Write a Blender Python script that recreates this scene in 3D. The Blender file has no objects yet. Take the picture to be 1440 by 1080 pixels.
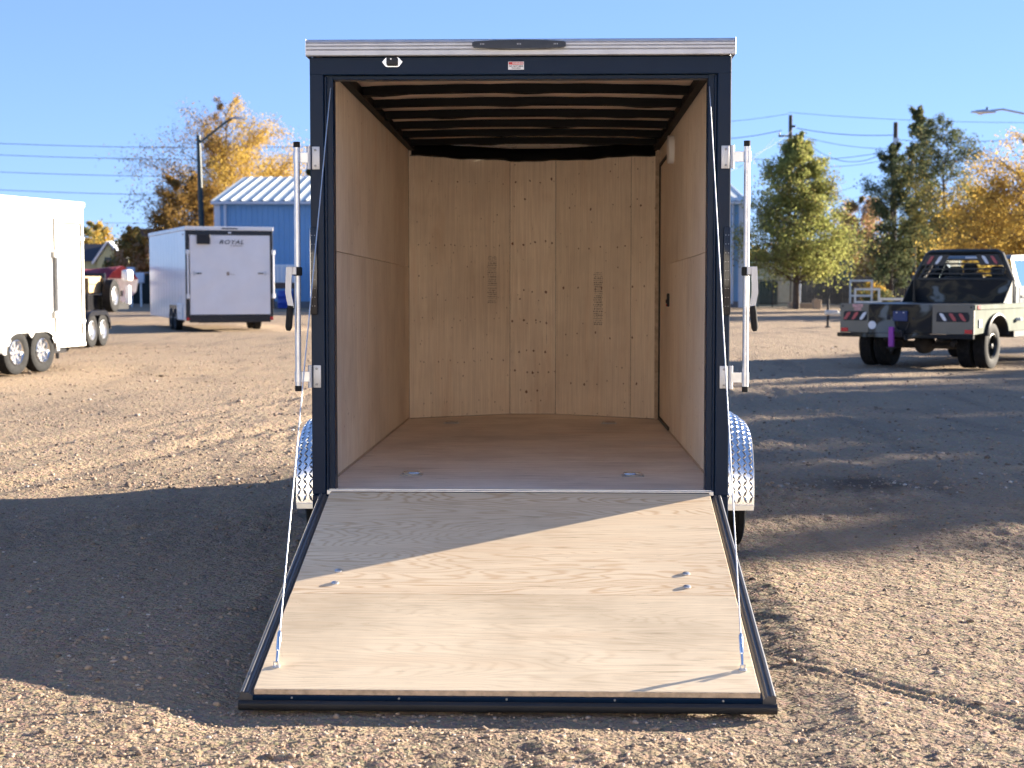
import bpy, bmesh, math, random
import numpy as np
from mathutils import Vector, Matrix, Euler

random.seed(7)
RNG = np.random.default_rng(11)
SC = bpy.context.scene
COL = SC.collection
R = math.radians
PI = math.pi

# ------------------------------------------------------------------ camera
FPX = 2168.0                       # focal length in photo pixels (1440 wide)
PITCH = math.atan(148 / FPX)
YAW = math.atan(63 / FPX)
CAM_LOC = Vector((0.19, -7.887, 1.64))
cam = bpy.data.cameras.new('camera')
cam_ob = bpy.data.objects.new('camera', cam)
COL.objects.link(cam_ob)
cam_ob.location = CAM_LOC
cam_ob.rotation_euler = (PI / 2 - PITCH, 0, YAW)
cam.sensor_fit = 'HORIZONTAL'
cam.sensor_width = 36
cam.lens = 36 * FPX / 1440
cam.clip_start = 0.1
cam.clip_end = 6000
cam.dof.use_dof = True
cam.dof.focus_distance = 7.6
cam.dof.aperture_fstop = 4.5
SC.camera = cam_ob

# ------------------------------------------------------------------ daylight
SUN_AZ = R(62.0)                   # clockwise from +Y
SUN_EL = R(13.0)
world = bpy.data.worlds.new('World')
SC.world = world
world.use_nodes = True
wn = world.node_tree
bg = wn.nodes['Background']
sky = wn.nodes.new('ShaderNodeTexSky')
sky.sky_type = 'NISHITA'
sky.sun_disc = False
sky.sun_elevation = SUN_EL
sky.sun_rotation = SUN_AZ
sky.altitude = 1600
sky.air_density = 0.7
sky.dust_density = 0.0
sky.ozone_density = 3.8
# the photographed sky is flatter than the physical one: one gamma and one tint over the whole dome
flat = wn.nodes.new('ShaderNodeGamma'); flat.inputs['Gamma'].default_value = 0.48
tint = wn.nodes.new('ShaderNodeMix'); tint.data_type = 'RGBA'; tint.blend_type = 'MULTIPLY'
tint.inputs[0].default_value = 1.0; tint.inputs[7].default_value = (0.63, 0.77, 1.10, 1)
wn.links.new(sky.outputs[0], flat.inputs['Color']); wn.links.new(flat.outputs[0], tint.inputs[6])
wn.links.new(tint.outputs[2], bg.inputs[0])
bg.inputs[1].default_value = 0.075
sun = bpy.data.lights.new('sun', 'SUN')
sun.energy = 3.4
sun.angle = R(0.5)
sun.color = (1.0, 0.88, 0.72)
sun_ob = bpy.data.objects.new('sun', sun)
COL.objects.link(sun_ob)
SUN_DIR = Vector((math.sin(SUN_AZ) * math.cos(SUN_EL), math.cos(SUN_AZ) * math.cos(SUN_EL), math.sin(SUN_EL)))
sun_ob.rotation_euler = SUN_DIR.to_track_quat('Z', 'Y').to_euler()
sun_ob.location = (30, 20, 30)
SC.cycles.max_bounces = 24
SC.cycles.diffuse_bounces = 20
SC.view_settings.view_transform = 'Standard'
SC.view_settings.look = 'None'
SC.view_settings.gamma = 1
SC.view_settings.use_curve_mapping = False
SC.view_settings.exposure = 2.85

# ------------------------------------------------------------------ helpers
_cR = Euler(cam_ob.rotation_euler).to_matrix()
CR, CU, CF = _cR @ Vector((1, 0, 0)), _cR @ Vector((0, 1, 0)), _cR @ Vector((0, 0, -1))

def at(px, py, Z):
    """world point seen at photo pixel (px, py) at depth Z along the view axis"""
    return CAM_LOC + Z * (CF + (px - 720) / FPX * CR + (540 - py) / FPX * CU)

def gp(px, Z, z=0.0):
    p = at(px, 392, Z)
    return Vector((p.x, p.y, z))

def hz(py, Z):
    return CAM_LOC.z + (392 - py) * Z / FPX

def lnk(o, parent=None):
    COL.objects.link(o)
    if parent is not None:
        o.parent = parent
    return o

def tag(o, label=None, cat=None, group=None, kind=None):
    if label: o['label'] = label
    if cat: o['category'] = cat
    if group: o['group'] = group
    if kind: o['kind'] = kind
    return o

def empty(name, loc=(0, 0, 0), rz=0, label=None, cat=None, group=None):
    o = bpy.data.objects.new(name, None)
    o.empty_display_size = 0.3
    COL.objects.link(o)
    o.location = loc
    o.rotation_euler = (0, 0, rz)
    return tag(o, label, cat, group)

class MB:
    """collects shapes in a bmesh; build() links them as one mesh object"""
    def __init__(self):
        self.bm = bmesh.new()

    def box(self, x0, x1, y0, y1, z0, z1, bev=0.0, M=None, seg=1):
        m = Matrix.Translation(((x0 + x1) / 2, (y0 + y1) / 2, (z0 + z1) / 2)) @ Matrix.Diagonal((abs(x1 - x0), abs(y1 - y0), abs(z1 - z0), 1))
        r = bmesh.ops.create_cube(self.bm, size=1.0, matrix=m)
        vs = r['verts']
        if bev > 0:
            es = list({e for v in vs for e in v.link_edges})
            rr = bmesh.ops.bevel(self.bm, geom=es, offset=bev, segments=seg, profile=0.5, affect='EDGES', clamp_overlap=True)
            vs = list({v for f in rr['faces'] for v in f.verts} | {v for v in vs if v.is_valid})
        if M is not None:
            bmesh.ops.transform(self.bm, matrix=M, verts=vs)
        return self

    def tube(self, pts, r, n=8, cap=True, closed=False):
        pts = [Vector(p) for p in pts]
        rs = r if isinstance(r, (list, tuple)) else [r] * len(pts)
        rings = []
        up = None
        N = len(pts)
        for i, p in enumerate(pts):
            if closed:
                d = pts[(i + 1) % N] - pts[i - 1]
            else:
                d = (pts[min(i + 1, N - 1)] - pts[max(i - 1, 0)])
            if d.length < 1e-9: d = Vector((0, 0, 1))
            d.normalize()
            if up is None:
                up = Vector((0, 0, 1)) if abs(d.z) < 0.9 else Vector((1, 0, 0))
            a = d.cross(up)
            if a.length < 1e-6: a = d.orthogonal()
            a.normalize()
            b = a.cross(d).normalized()
            up = b
            rings.append([self.bm.verts.new(p + rs[i] * (math.cos(2 * PI * k / n) * a + math.sin(2 * PI * k / n) * b)) for k in range(n)])
        M = N if closed else N - 1
        for i in range(M):
            A, B = rings[i], rings[(i + 1) % N]
            for k in range(n):
                self.bm.faces.new((A[k], A[(k + 1) % n], B[(k + 1) % n], B[k]))
        if cap and not closed:
            self.bm.faces.new(rings[0][::-1]); self.bm.faces.new(rings[-1])
        return self

    def cyl(self, p0, p1, r, n=16):
        return self.tube([p0, p1], r, n)

    def prism(self, poly, axis, a0, a1, M=None):
        """poly: 2D points; axis 'x' -> (y,z), 'y' -> (x,z), 'z' -> (x,y)"""
        def P(u, v, a):
            return {'x': (a, u, v), 'y': (u, a, v), 'z': (u, v, a)}[axis]
        A = [self.bm.verts.new(P(u, v, a0)) for u, v in poly]
        B = [self.bm.verts.new(P(u, v, a1)) for u, v in poly]
        n = len(poly)
        fs = [self.bm.faces.new(A), self.bm.faces.new(B[::-1])]
        for i in range(n):
            fs.append(self.bm.faces.new((A[i], B[i], B[(i + 1) % n], A[(i + 1) % n])))
        if M is not None:
            bmesh.ops.transform(self.bm, matrix=M, verts=A + B)
        bmesh.ops.recalc_face_normals(self.bm, faces=fs)
        return self

    def lathe(self, prof, center, axis='x', n=48, fn=None):
        """prof: list of (axial, radius), closed loop round; spins about axis through center"""
        c = Vector(center)
        rings = []
        for k in range(n):
            a = 2 * PI * k / n
            ring = []
            for j, (u, r) in enumerate(prof):
                rr = r + (fn(k, j) if fn else 0)
                if axis == 'x': p = (u, rr * math.cos(a), rr * math.sin(a))
                elif axis == 'y': p = (rr * math.cos(a), u, rr * math.sin(a))
                else: p = (rr * math.cos(a), rr * math.sin(a), u)
                ring.append(self.bm.verts.new(c + Vector(p)))
            rings.append(ring)
        fs = []
        m = len(prof)
        for k in range(n):
            A, B = rings[k], rings[(k + 1) % n]
            for j in range(m - 1):
                fs.append(self.bm.faces.new((A[j], A[j + 1], B[j + 1], B[j])))
        for j in (0, m - 1):
            if prof[j][1] > 1e-6:
                try: fs.append(self.bm.faces.new([rings[k][j] for k in range(n)]))
                except ValueError: pass
        bmesh.ops.recalc_face_normals(self.bm, faces=fs)
        return self

    def quad(self, a, b, c, d):
        self.bm.faces.new([self.bm.verts.new(p) for p in (a, b, c, d)])
        return self

    def sheet(self, pts):
        """grid of points (list of rows)"""
        V = [[self.bm.verts.new(p) for p in row] for row in pts]
        for i in range(len(V) - 1):
            for j in range(len(V[0]) - 1):
                self.bm.faces.new((V[i][j], V[i][j + 1], V[i + 1][j + 1], V[i + 1][j]))
        return self

    def build(self, name, mat, parent=None, smooth=35, loc=None, rot=None):
        me = bpy.data.meshes.new(name)
        self.bm.to_mesh(me); self.bm.free()
        for m in (mat if isinstance(mat, (list, tuple)) else [mat]):
            me.materials.append(m)
        if smooth:
            me.polygons.foreach_set('use_smooth', [True] * len(me.polygons))
            me.set_sharp_from_angle(angle=R(smooth))
        o = bpy.data.objects.new(name, me)
        lnk(o, parent)
        if loc is not None: o.location = loc
        if rot is not None: o.rotation_euler = rot
        return o

def npmesh(name, verts, faces, mat, parent=None, smooth=False, loc=None):
    """verts (n,3) and equal-size faces (m,k) arrays"""
    me = bpy.data.meshes.new(name)
    n, m, k = len(verts), len(faces), faces.shape[1]
    me.vertices.add(n); me.vertices.foreach_set('co', np.ascontiguousarray(verts, dtype=np.float32).ravel())
    me.loops.add(m * k); me.loops.foreach_set('vertex_index', np.ascontiguousarray(faces, dtype=np.int32).ravel())
    me.polygons.add(m)
    me.polygons.foreach_set('loop_start', np.arange(0, m * k, k, dtype=np.int32))
    me.polygons.foreach_set('loop_total', np.full(m, k, dtype=np.int32))
    if smooth: me.polygons.foreach_set('use_smooth', np.ones(m, dtype=bool))
    me.update(calc_edges=True); me.validate()
    me.materials.append(mat)
    o = bpy.data.objects.new(name, me)
    lnk(o, parent)
    if loc is not None: o.location = loc
    return o

def copy_tree(o, parent=None):
    c = o.copy(); COL.objects.link(c); c.parent = parent
    for ch in list(o.children):
        copy_tree(ch, c)
    return c

def text_mesh(name, body, size, mat, parent, loc, rot, shear=0.0, bold=0.0, ext=0.001, space=1.0, sx=1.0):
    cu = bpy.data.curves.new(name, 'FONT')
    cu.body = body; cu.size = size; cu.shear = shear; cu.offset = bold; cu.extrude = ext
    cu.align_x = 'CENTER'; cu.align_y = 'CENTER'; cu.space_character = space
    tmp = bpy.data.objects.new(name, cu); COL.objects.link(tmp)
    bpy.context.view_layer.update()
    me = bpy.data.meshes.new_from_object(tmp.evaluated_get(bpy.context.evaluated_depsgraph_get()))
    bpy.data.objects.remove(tmp)
    me.materials.clear(); me.materials.append(mat)
    o = bpy.data.objects.new(name, me); lnk(o, parent)
    o.location = loc; o.rotation_euler = rot; o.scale = (sx, 1, 1)
    return o

# ------------------------------------------------------------------ materials
class NT:
    def __init__(self, name):
        self.m = bpy.data.materials.new(name); self.m.use_nodes = True
        self.t = self.m.node_tree
        self.b = self.t.nodes['Principled BSDF']
        self.out = self.t.nodes['Material Output']
    def n(self, typ, **kw):
        x = self.t.nodes.new('ShaderNode' + typ)
        for k, v in kw.items():
            if k.startswith('i_'):
                x.inputs[k[2:].replace('_', ' ')].default_value = v
            else: setattr(x, k, v)
        return x
    def l(self, a, b): self.t.links.new(a, b)
    def set(self, **kw):
        for k, v in kw.items(): self.b.inputs[k.replace('_', ' ')].default_value = v
    def coord(self, scale=(1, 1, 1), kind='Object', rot=(0, 0, 0), loc=(0, 0, 0)):
        c = self.n('TexCoord'); m = self.n('Mapping')
        m.inputs['Scale'].default_value = scale; m.inputs['Rotation'].default_value = rot; m.inputs['Location'].default_value = loc
        self.l(c.outputs[kind], m.inputs['Vector']); return m.outputs[0]
    def noise(self, vec, scale, detail=4, rough=0.6, dist=0.0):
        x = self.n('TexNoise'); x.inputs['Scale'].default_value = scale; x.inputs['Detail'].default_value = detail
        x.inputs['Roughness'].default_value = rough; x.inputs['Distortion'].default_value = dist
        if vec is not None: self.l(vec, x.inputs['Vector'])
        return x.outputs['Fac']
    def ramp(self, fac, stops):
        x = self.n('ValToRGB'); e = x.color_ramp.elements
        while len(e) < len(stops): e.new(0.5)
        for el, (p, c) in zip(e, stops):
            el.position = p; el.color = (c[0], c[1], c[2], 1) if not isinstance(c, (int, float)) else (c, c, c, 1)
        self.l(fac, x.inputs['Fac']); return x.outputs['Color']
    def mix(self, fac, a, b, mode='MIX'):
        x = self.n('Mix', data_type='RGBA', blend_type=mode)
        for sock, v in ((x.inputs['Factor'], fac), (x.inputs['A'], a), (x.inputs['B'], b)):
            if isinstance(v, (int, float)):
                sock.default_value = v if sock.type == 'VALUE' else (v, v, v, 1)
            elif isinstance(v, tuple): sock.default_value = (v[0], v[1], v[2], 1)
            else: self.l(v, sock)
        # RGBA sockets share names with float ones: pick the colour pair
        return x.outputs['Result']
    def math(self, op, a, b=0.0, c=None):
        x = self.n('Math', operation=op)
        for i, v in enumerate((a, b) if c is None else (a, b, c)):
            if isinstance(v, (int, float)): x.inputs[i].default_value = v
            else: self.l(v, x.inputs[i])
        return x.outputs[0]
    def bump(self, h, strength=0.3, dist=0.01):
        x = self.n('Bump'); x.inputs['Strength'].default_value = strength; x.inputs['Distance'].default_value = dist
        self.l(h, x.inputs['Height']); self.l(x.outputs[0], self.b.inputs['Normal'])

def _mix_fix():
    """the Mix node keeps float, vector and colour sockets under one name; address colour ones by index"""
    def mix(self, fac, a, b, mode='MIX'):
        x = self.n('Mix', data_type='RGBA', blend_type=mode)
        for idx, v in ((0, fac), (6, a), (7, b)):
            s = x.inputs[idx]
            if isinstance(v, (int, float)): s.default_value = v if idx == 0 else (v, v, v, 1)
            elif isinstance(v, tuple): s.default_value = (v[0], v[1], v[2], 1)
            else: self.l(v, s)
        return x.outputs[2]
    NT.mix = mix
_mix_fix()

def paint(name, col, rough=0.4, metal=0.0, var=0.12, scale=3.0, bump=0.0, bscale=60, spec=0.5, coat=0.0):
    t = NT(name); v = t.coord()
    f = t.noise(v, scale, 5, 0.6)
    c0 = tuple(x * (1 - var) for x in col); c1 = tuple(min(1, x * (1 + var)) for x in col)
    t.l(t.ramp(f, [(0.3, c0), (0.7, c1)]), t.b.inputs['Base Color'])
    t.l(t.math('MULTIPLY_ADD', t.noise(v, scale * 4, 4), 0.25 * rough, rough * 0.875), t.b.inputs['Roughness'])
    t.set(Metallic=metal)
    t.b.inputs['Specular IOR Level'].default_value = spec
    t.b.inputs['Coat Weight'].default_value = coat
    if bump: t.bump(t.noise(v, bscale, 3), bump, 0.004)
    return t.m

def ply_mat(name, light, dark, grain='x', rough=0.75, dirt=0.15, rings=16.0, tone=1.0, ring_amt=0.55, seed=0.0, spec=0.3, fibre=0.35, check=0.68, scuff=0.0):
    """rotary-cut plywood: contour figure along the grain, fine fibre streaks, small checks"""
    t = NT(name)
    st = {'x': (0.35, 2.2, 2.2), 'y': (2.2, 0.35, 2.2), 'z': (2.2, 2.2, 0.35)}[grain]
    fi = {'x': (2.0, 90, 90), 'y': (90, 2.0, 90), 'z': (90, 90, 2.0)}[grain]
    ck = {'x': (8, 130, 130), 'y': (130, 8, 130), 'z': (130, 130, 8)}[grain]
    oi = t.n('ObjectInfo')
    tc = t.n('TexCoord')
    off = t.n('VectorMath', operation='SCALE'); off.inputs[0].default_value = (7.3, 3.1, 5.7)
    t.l(oi.outputs['Random'], off.inputs['Scale'])
    ad = t.n('VectorMath', operation='ADD'); t.l(tc.outputs['Object'], ad.inputs[0]); t.l(off.outputs[0], ad.inputs[1])
    def mp(s):
        m = t.n('Mapping'); m.inputs['Scale'].default_value = s; m.inputs['Location'].default_value = (seed, seed * 1.7, seed * 0.6)
        t.l(ad.outputs[0], m.inputs['Vector']); return m.outputs[0]
    f = t.noise(mp(st), 1.1, 4, 0.42, 0.25)
    ph = t.math('MULTIPLY', f, rings * 6.28)
    s = t.math('MULTIPLY_ADD', t.math('SINE', ph), 0.5, 0.5)
    s = t.math('POWER', s, 3.2)
    fig = t.ramp(t.noise(mp(st), 0.55, 2), [(0.30, 0.25), (0.55, 1.0)])
    s = t.math('MULTIPLY', s, fig)
    fib = t.noise(mp(fi), 1.0, 4, 0.7)
    base = t.mix(t.math('MULTIPLY', s, ring_amt), light, dark)
    fr_ = t.ramp(fib, [(0.3, 0.0), (0.7, 1.0)])
    base = t.mix(fibre, base, t.mix(fr_, tuple(x * 0.74 for x in light), tuple(min(1, x * 1.1) for x in light)))
    tn = t.n('MapRange'); tn.inputs['To Min'].default_value = 0.92; tn.inputs['To Max'].default_value = 1.04; t.l(oi.outputs['Random'], tn.inputs['Value'])
    base = t.mix(1.0, base, tn.outputs[0], 'MULTIPLY')
    st_n = t.ramp(t.noise(mp(tuple(x * 1.4 for x in st)), 1.6, 4, 0.6), [(0.55, 0.0), (0.75, 1.0)])
    base = t.mix(t.math('MULTIPLY', st_n, 0.3), base, tuple(a * b for a, b in zip(light, (0.72, 0.55, 0.42))))
    big = t.noise(mp((1, 1, 1)), 1.3, 4, 0.6)
    base = t.mix(t.math('MULTIPLY', t.ramp(big, [(0.42, 0.0), (0.75, 1.0)]), dirt), base, tuple(x * 0.45 for x in dark))
    chk = t.ramp(t.noise(mp(ck), 1.0, 3, 0.6), [(check, 0.0), (check + 0.06, 1.0)])
    base = t.mix(t.math('MULTIPLY', chk, 0.6), base, tuple(x * 0.3 for x in dark))
    if scuff:
        for ang, sd in ((0.6, 3.0), (-0.9, 8.0)):
            sm_ = t.n('Mapping'); sm_.inputs['Rotation'].default_value = (0, 0, ang); sm_.inputs['Scale'].default_value = (2.2, 40, 1); sm_.inputs['Location'].default_value = (sd, sd, 0)
            t.l(ad.outputs[0], sm_.inputs['Vector'])
            patch_ = t.ramp(t.noise(mp((1.7 + sd * 0.1, 1.9, 1)), 1.0, 3, 0.6), [(0.50, 0.0), (0.66, 1.0)])
            sc1 = t.ramp(t.noise(sm_.outputs[0], 1.0, 4, 0.65), [(0.57, 0.0), (0.66, 1.0)])
            base = t.mix(t.math('MULTIPLY', t.math('MULTIPLY', sc1, patch_), scuff), base, tuple(x * 0.42 for x in dark))
        grit = t.ramp(t.noise(mp((150, 150, 150)), 1.0, 2, 0.5), [(0.70, 0.0), (0.76, 1.0)])
        base = t.mix(t.math('MULTIPLY', grit, scuff * 0.8), base, (0.16, 0.12, 0.09))
    t.l(base, t.b.inputs['Base Color'])
    t.set(Roughness=rough)
    t.b.inputs['Specular IOR Level'].default_value = spec
    t.bump(fib, 0.12, 0.002)
    return t.m

def leaf_mat(name, cols, trans=0.35):
    t = NT(name)
    g = t.n('NewGeometry')
    stops = [(i / max(1, len(cols) - 1), c) for i, c in enumerate(cols)]
    c = t.ramp(g.outputs['Random Per Island'], stops)
    d = t.n('BsdfDiffuse'); tr = t.n('BsdfTranslucent'); mx = t.n('MixShader')
    t.l(c, d.inputs[0]); t.l(c, tr.inputs[0]); mx.inputs[0].default_value = trans
    t.l(d.outputs[0], mx.inputs[1]); t.l(tr.outputs[0], mx.inputs[2]); t.l(mx.outputs[0], t.out.inputs['Surface'])
    t.t.nodes.remove(t.b)
    return t.m

def glass_mat(name, tint=(0.75, 0.9, 0.85)):
    t = NT(name); t.set(Base_Color=(*tint, 1), Roughness=0.03)
    t.b.inputs['Transmission Weight'].default_value = 1.0; t.b.inputs['IOR'].default_value = 1.1
    return t.m

M = {}
M['black'] = paint('black_coat_sky_tint', (0.005, 0.0155, 0.038), 0.30, var=0.06, scale=5, bump=0.10, bscale=260, spec=0.12)  # blue of the reflected sky is mixed into the base colour
M['black_panel'] = paint('black_sheet_metal', (0.012, 0.012, 0.014), 0.25, var=0.2)
M['rubber'] = paint('black_rubber', (0.018, 0.018, 0.018), 0.8, var=0.4, scale=14, bump=0.2, bscale=90, spec=0.2)
M['gasket'] = paint('rubber_gasket', (0.02, 0.021, 0.024), 0.5, var=0.2, spec=0.3)
M['alu'] = paint('brushed_aluminium', (0.68, 0.69, 0.70), 0.34, metal=1.0, var=0.08, scale=8, bump=0.05, bscale=120)
M['zinc'] = paint('zinc_plated_steel', (0.62, 0.63, 0.64), 0.42, metal=0.85, var=0.1, scale=20)
M['knurl'] = paint('dark_bolt_steel', (0.22, 0.23, 0.25), 0.4, metal=0.9, var=0.2, scale=60)
M['chrome'] = paint('bright_plated_steel', (0.75, 0.76, 0.77), 0.18, metal=1.0, var=0.05)
M['tread'] = paint('polished_diamond_plate', (0.74, 0.75, 0.76), 0.22, metal=1.0, var=0.06, scale=6, bump=0.06, bscale=40)
M['white'] = paint('white_gloss_sheet', (0.80, 0.80, 0.78), 0.28, var=0.03, scale=2)
M['white_skin'] = paint('white_sheet_skin', (0.78, 0.78, 0.78), 0.2, var=0.04, scale=1.5, bump=0.06, bscale=2.2)
M['cream'] = paint('cream_white_sheet', (0.80, 0.77, 0.68), 0.4, var=0.03, scale=2)
M['red_lens'] = paint('red_lens', (0.55, 0.02, 0.02), 0.2, var=0.1, scale=30)
M['dull_red'] = paint('faded_red_lens', (0.42, 0.07, 0.07), 0.3, var=0.15, scale=40)
M['clear_lens'] = paint('clear_lens', (0.72, 0.73, 0.74), 0.2, var=0.1, scale=60)
M['smoke_lens'] = paint('smoked_lens', (0.02, 0.022, 0.026), 0.12, var=0.2, scale=40)
M['led'] = paint('led_dots', (0.35, 0.36, 0.38), 0.3)
M['sticker_white'] = paint('white_sticker', (0.75, 0.74, 0.74), 0.5, var=0.03)
M['sticker_red'] = paint('red_sticker', (0.5, 0.03, 0.03), 0.5, var=0.05)
M['ink'] = paint('black_ink', (0.03, 0.03, 0.035), 0.6)
M['stamp'] = paint('faded_stamp_ink', (0.30, 0.245, 0.20), 0.8, var=0.35, scale=60)
M['knot'] = paint('knot_brown', (0.20, 0.11, 0.065), 0.8, var=0.4, scale=50)
M['ply_wall'] = ply_mat('wall_plywood', (0.93, 0.80, 0.65), (0.54, 0.34, 0.20), 'z', dirt=0.30, ring_amt=0.55, rings=18, fibre=0.75)
M['ply_front'] = ply_mat('front_plywood', (0.93, 0.80, 0.65), (0.54, 0.33, 0.20), 'z', dirt=0.28, ring_amt=0.4, rings=14, seed=3.1, fibre=0.75)
M['ply_floor'] = ply_mat('floor_plywood', (0.90, 0.79, 0.67), (0.60, 0.46, 0.34), 'x', dirt=0.40, ring_amt=0.7, rings=26, seed=9.0, fibre=0.7, check=0.66, scuff=0.6)
M['ply_ramp'] = ply_mat('ramp_plywood', (0.82, 0.65, 0.44), (0.50, 0.27, 0.11), 'x', dirt=0.22, ring_amt=1.0, rings=60, fibre=0.5, scuff=0.5, seed=5.0)
M['ply_ramp2'] = ply_mat('ramp_plywood_pale', (0.82, 0.66, 0.45), (0.55, 0.38, 0.21), 'x', dirt=0.4, ring_amt=0.65, rings=56, scuff=0.5, seed=2.2, fibre=0.6, check=0.69)
M['ply_edge'] = paint('plywood_edge', (0.50, 0.38, 0.27), 0.8, var=0.3, scale=30)

# ------------------------------------------------------------------ ground
def _hash(ix, iy, seed):
    h = (ix.astype(np.int64) * 374761393 + iy.astype(np.int64) * 668265263 + seed * 974634) & 0x7fffffff
    h = ((h ^ (h >> 13)) * 1274126177) & 0x7fffffff
    return ((h ^ (h >> 16)) & 0xffff) / 65535.0
def vnoise(x, y, seed=0):
    ix, iy = np.floor(x), np.floor(y)
    fx, fy = x - ix, y - iy
    fx = fx * fx * (3 - 2 * fx); fy = fy * fy * (3 - 2 * fy)
    a, b = _hash(ix, iy, seed), _hash(ix + 1, iy, seed)
    c, d = _hash(ix, iy + 1, seed), _hash(ix + 1, iy + 1, seed)
    return (a * (1 - fx) + b * fx) * (1 - fy) + (c * (1 - fx) + d * fx) * fy - 0.5
def ground_h(x, y):
    h = 0.030 * vnoise(x * 0.35, y * 0.35, 1) + 0.022 * vnoise(x * 1.1, y * 1.1, 2) + 0.016 * vnoise(x * 3.1, y * 3.1, 3)
    rough = np.clip(0.55 + 1.3 * vnoise(x * 0.5, y * 0.5, 8), 0.25, 1.2)
    r1 = 0.5 - np.abs(vnoise(x * 5.3, y * 5.3, 14)) * 2
    h = h + rough * (0.022 * vnoise(x * 8, y * 8, 4) + 0.010 * r1 + 0.026 * np.maximum(vnoise(x * 15, y * 15, 6), -0.1) + 0.016 * vnoise(x * 27, y * 27, 5))
    # tyre tracks crossing the yard at right of the ramp
    u = (x - 1.75) * 0.80 + (y + 2.0) * 0.60
    v = -(x - 1.75) * 0.60 + (y + 2.0) * 0.80
    band = np.exp(-(u / 0.11) ** 4) * np.clip(1.3 - np.abs(v) / 1.2, 0, 1)
    h = h - 0.012 * band + 0.006 * band * np.sin(u * 95)
    # long smooth ruts
    for (x0, sl, wdt) in ((3.3, -0.18, 0.22), (4.9, -0.16, 0.22), (-4.2, 0.25, 0.2), (-5.8, 0.25, 0.2)):
        d = x - (x0 + sl * (y - 4))
        h = h - 0.028 * np.exp(-(d / wdt) ** 2) + 0.012 * np.exp(-((np.abs(d) - 0.36) / 0.16) ** 2)
    pad = np.clip((1.35 - np.abs(x)) / 0.25, 0, 1) * np.clip((y + 2.55) / 0.3, 0, 1) * np.clip((1.0 - y) / 0.5, 0, 1)
    h = h * (1 - 0.6 * pad) - 0.035 * pad
    return h

def grow(a, step, ratio, end):
    out = [a]; s = step
    while abs(out[-1]) < abs(end):
        out.append(out[-1] + math.copysign(s, end)); s *= ratio
    return out[1:]
xs = np.concatenate([np.array(grow(-3.6, 0.03, 1.09, -2500))[::-1], np.arange(-3.6, 3.61, 0.02), np.array(grow(3.6, 0.03, 1.09, 2500))])
ys = np.concatenate([np.array(grow(-3.5, 0.05, 1.35, -200))[::-1], np.arange(-3.5, 1.2, 0.02), np.array(grow(1.2, 0.021, 1.017, 130))])
ys = np.concatenate([ys, np.array(grow(ys[-1], 4, 1.3, 2500))])
GX, GY = np.meshgrid(xs, ys)
GZ = ground_h(GX, GY) * np.clip(1.6 - np.hypot(GX, GY) / 60, 0.15, 1)
nx, ny = len(xs), len(ys)
idx = np.arange(nx * ny).reshape(ny, nx)
gf = np.stack([idx[:-1, :-1], idx[:-1, 1:], idx[1:, 1:], idx[1:, :-1]], -1).reshape(-1, 4)

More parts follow.
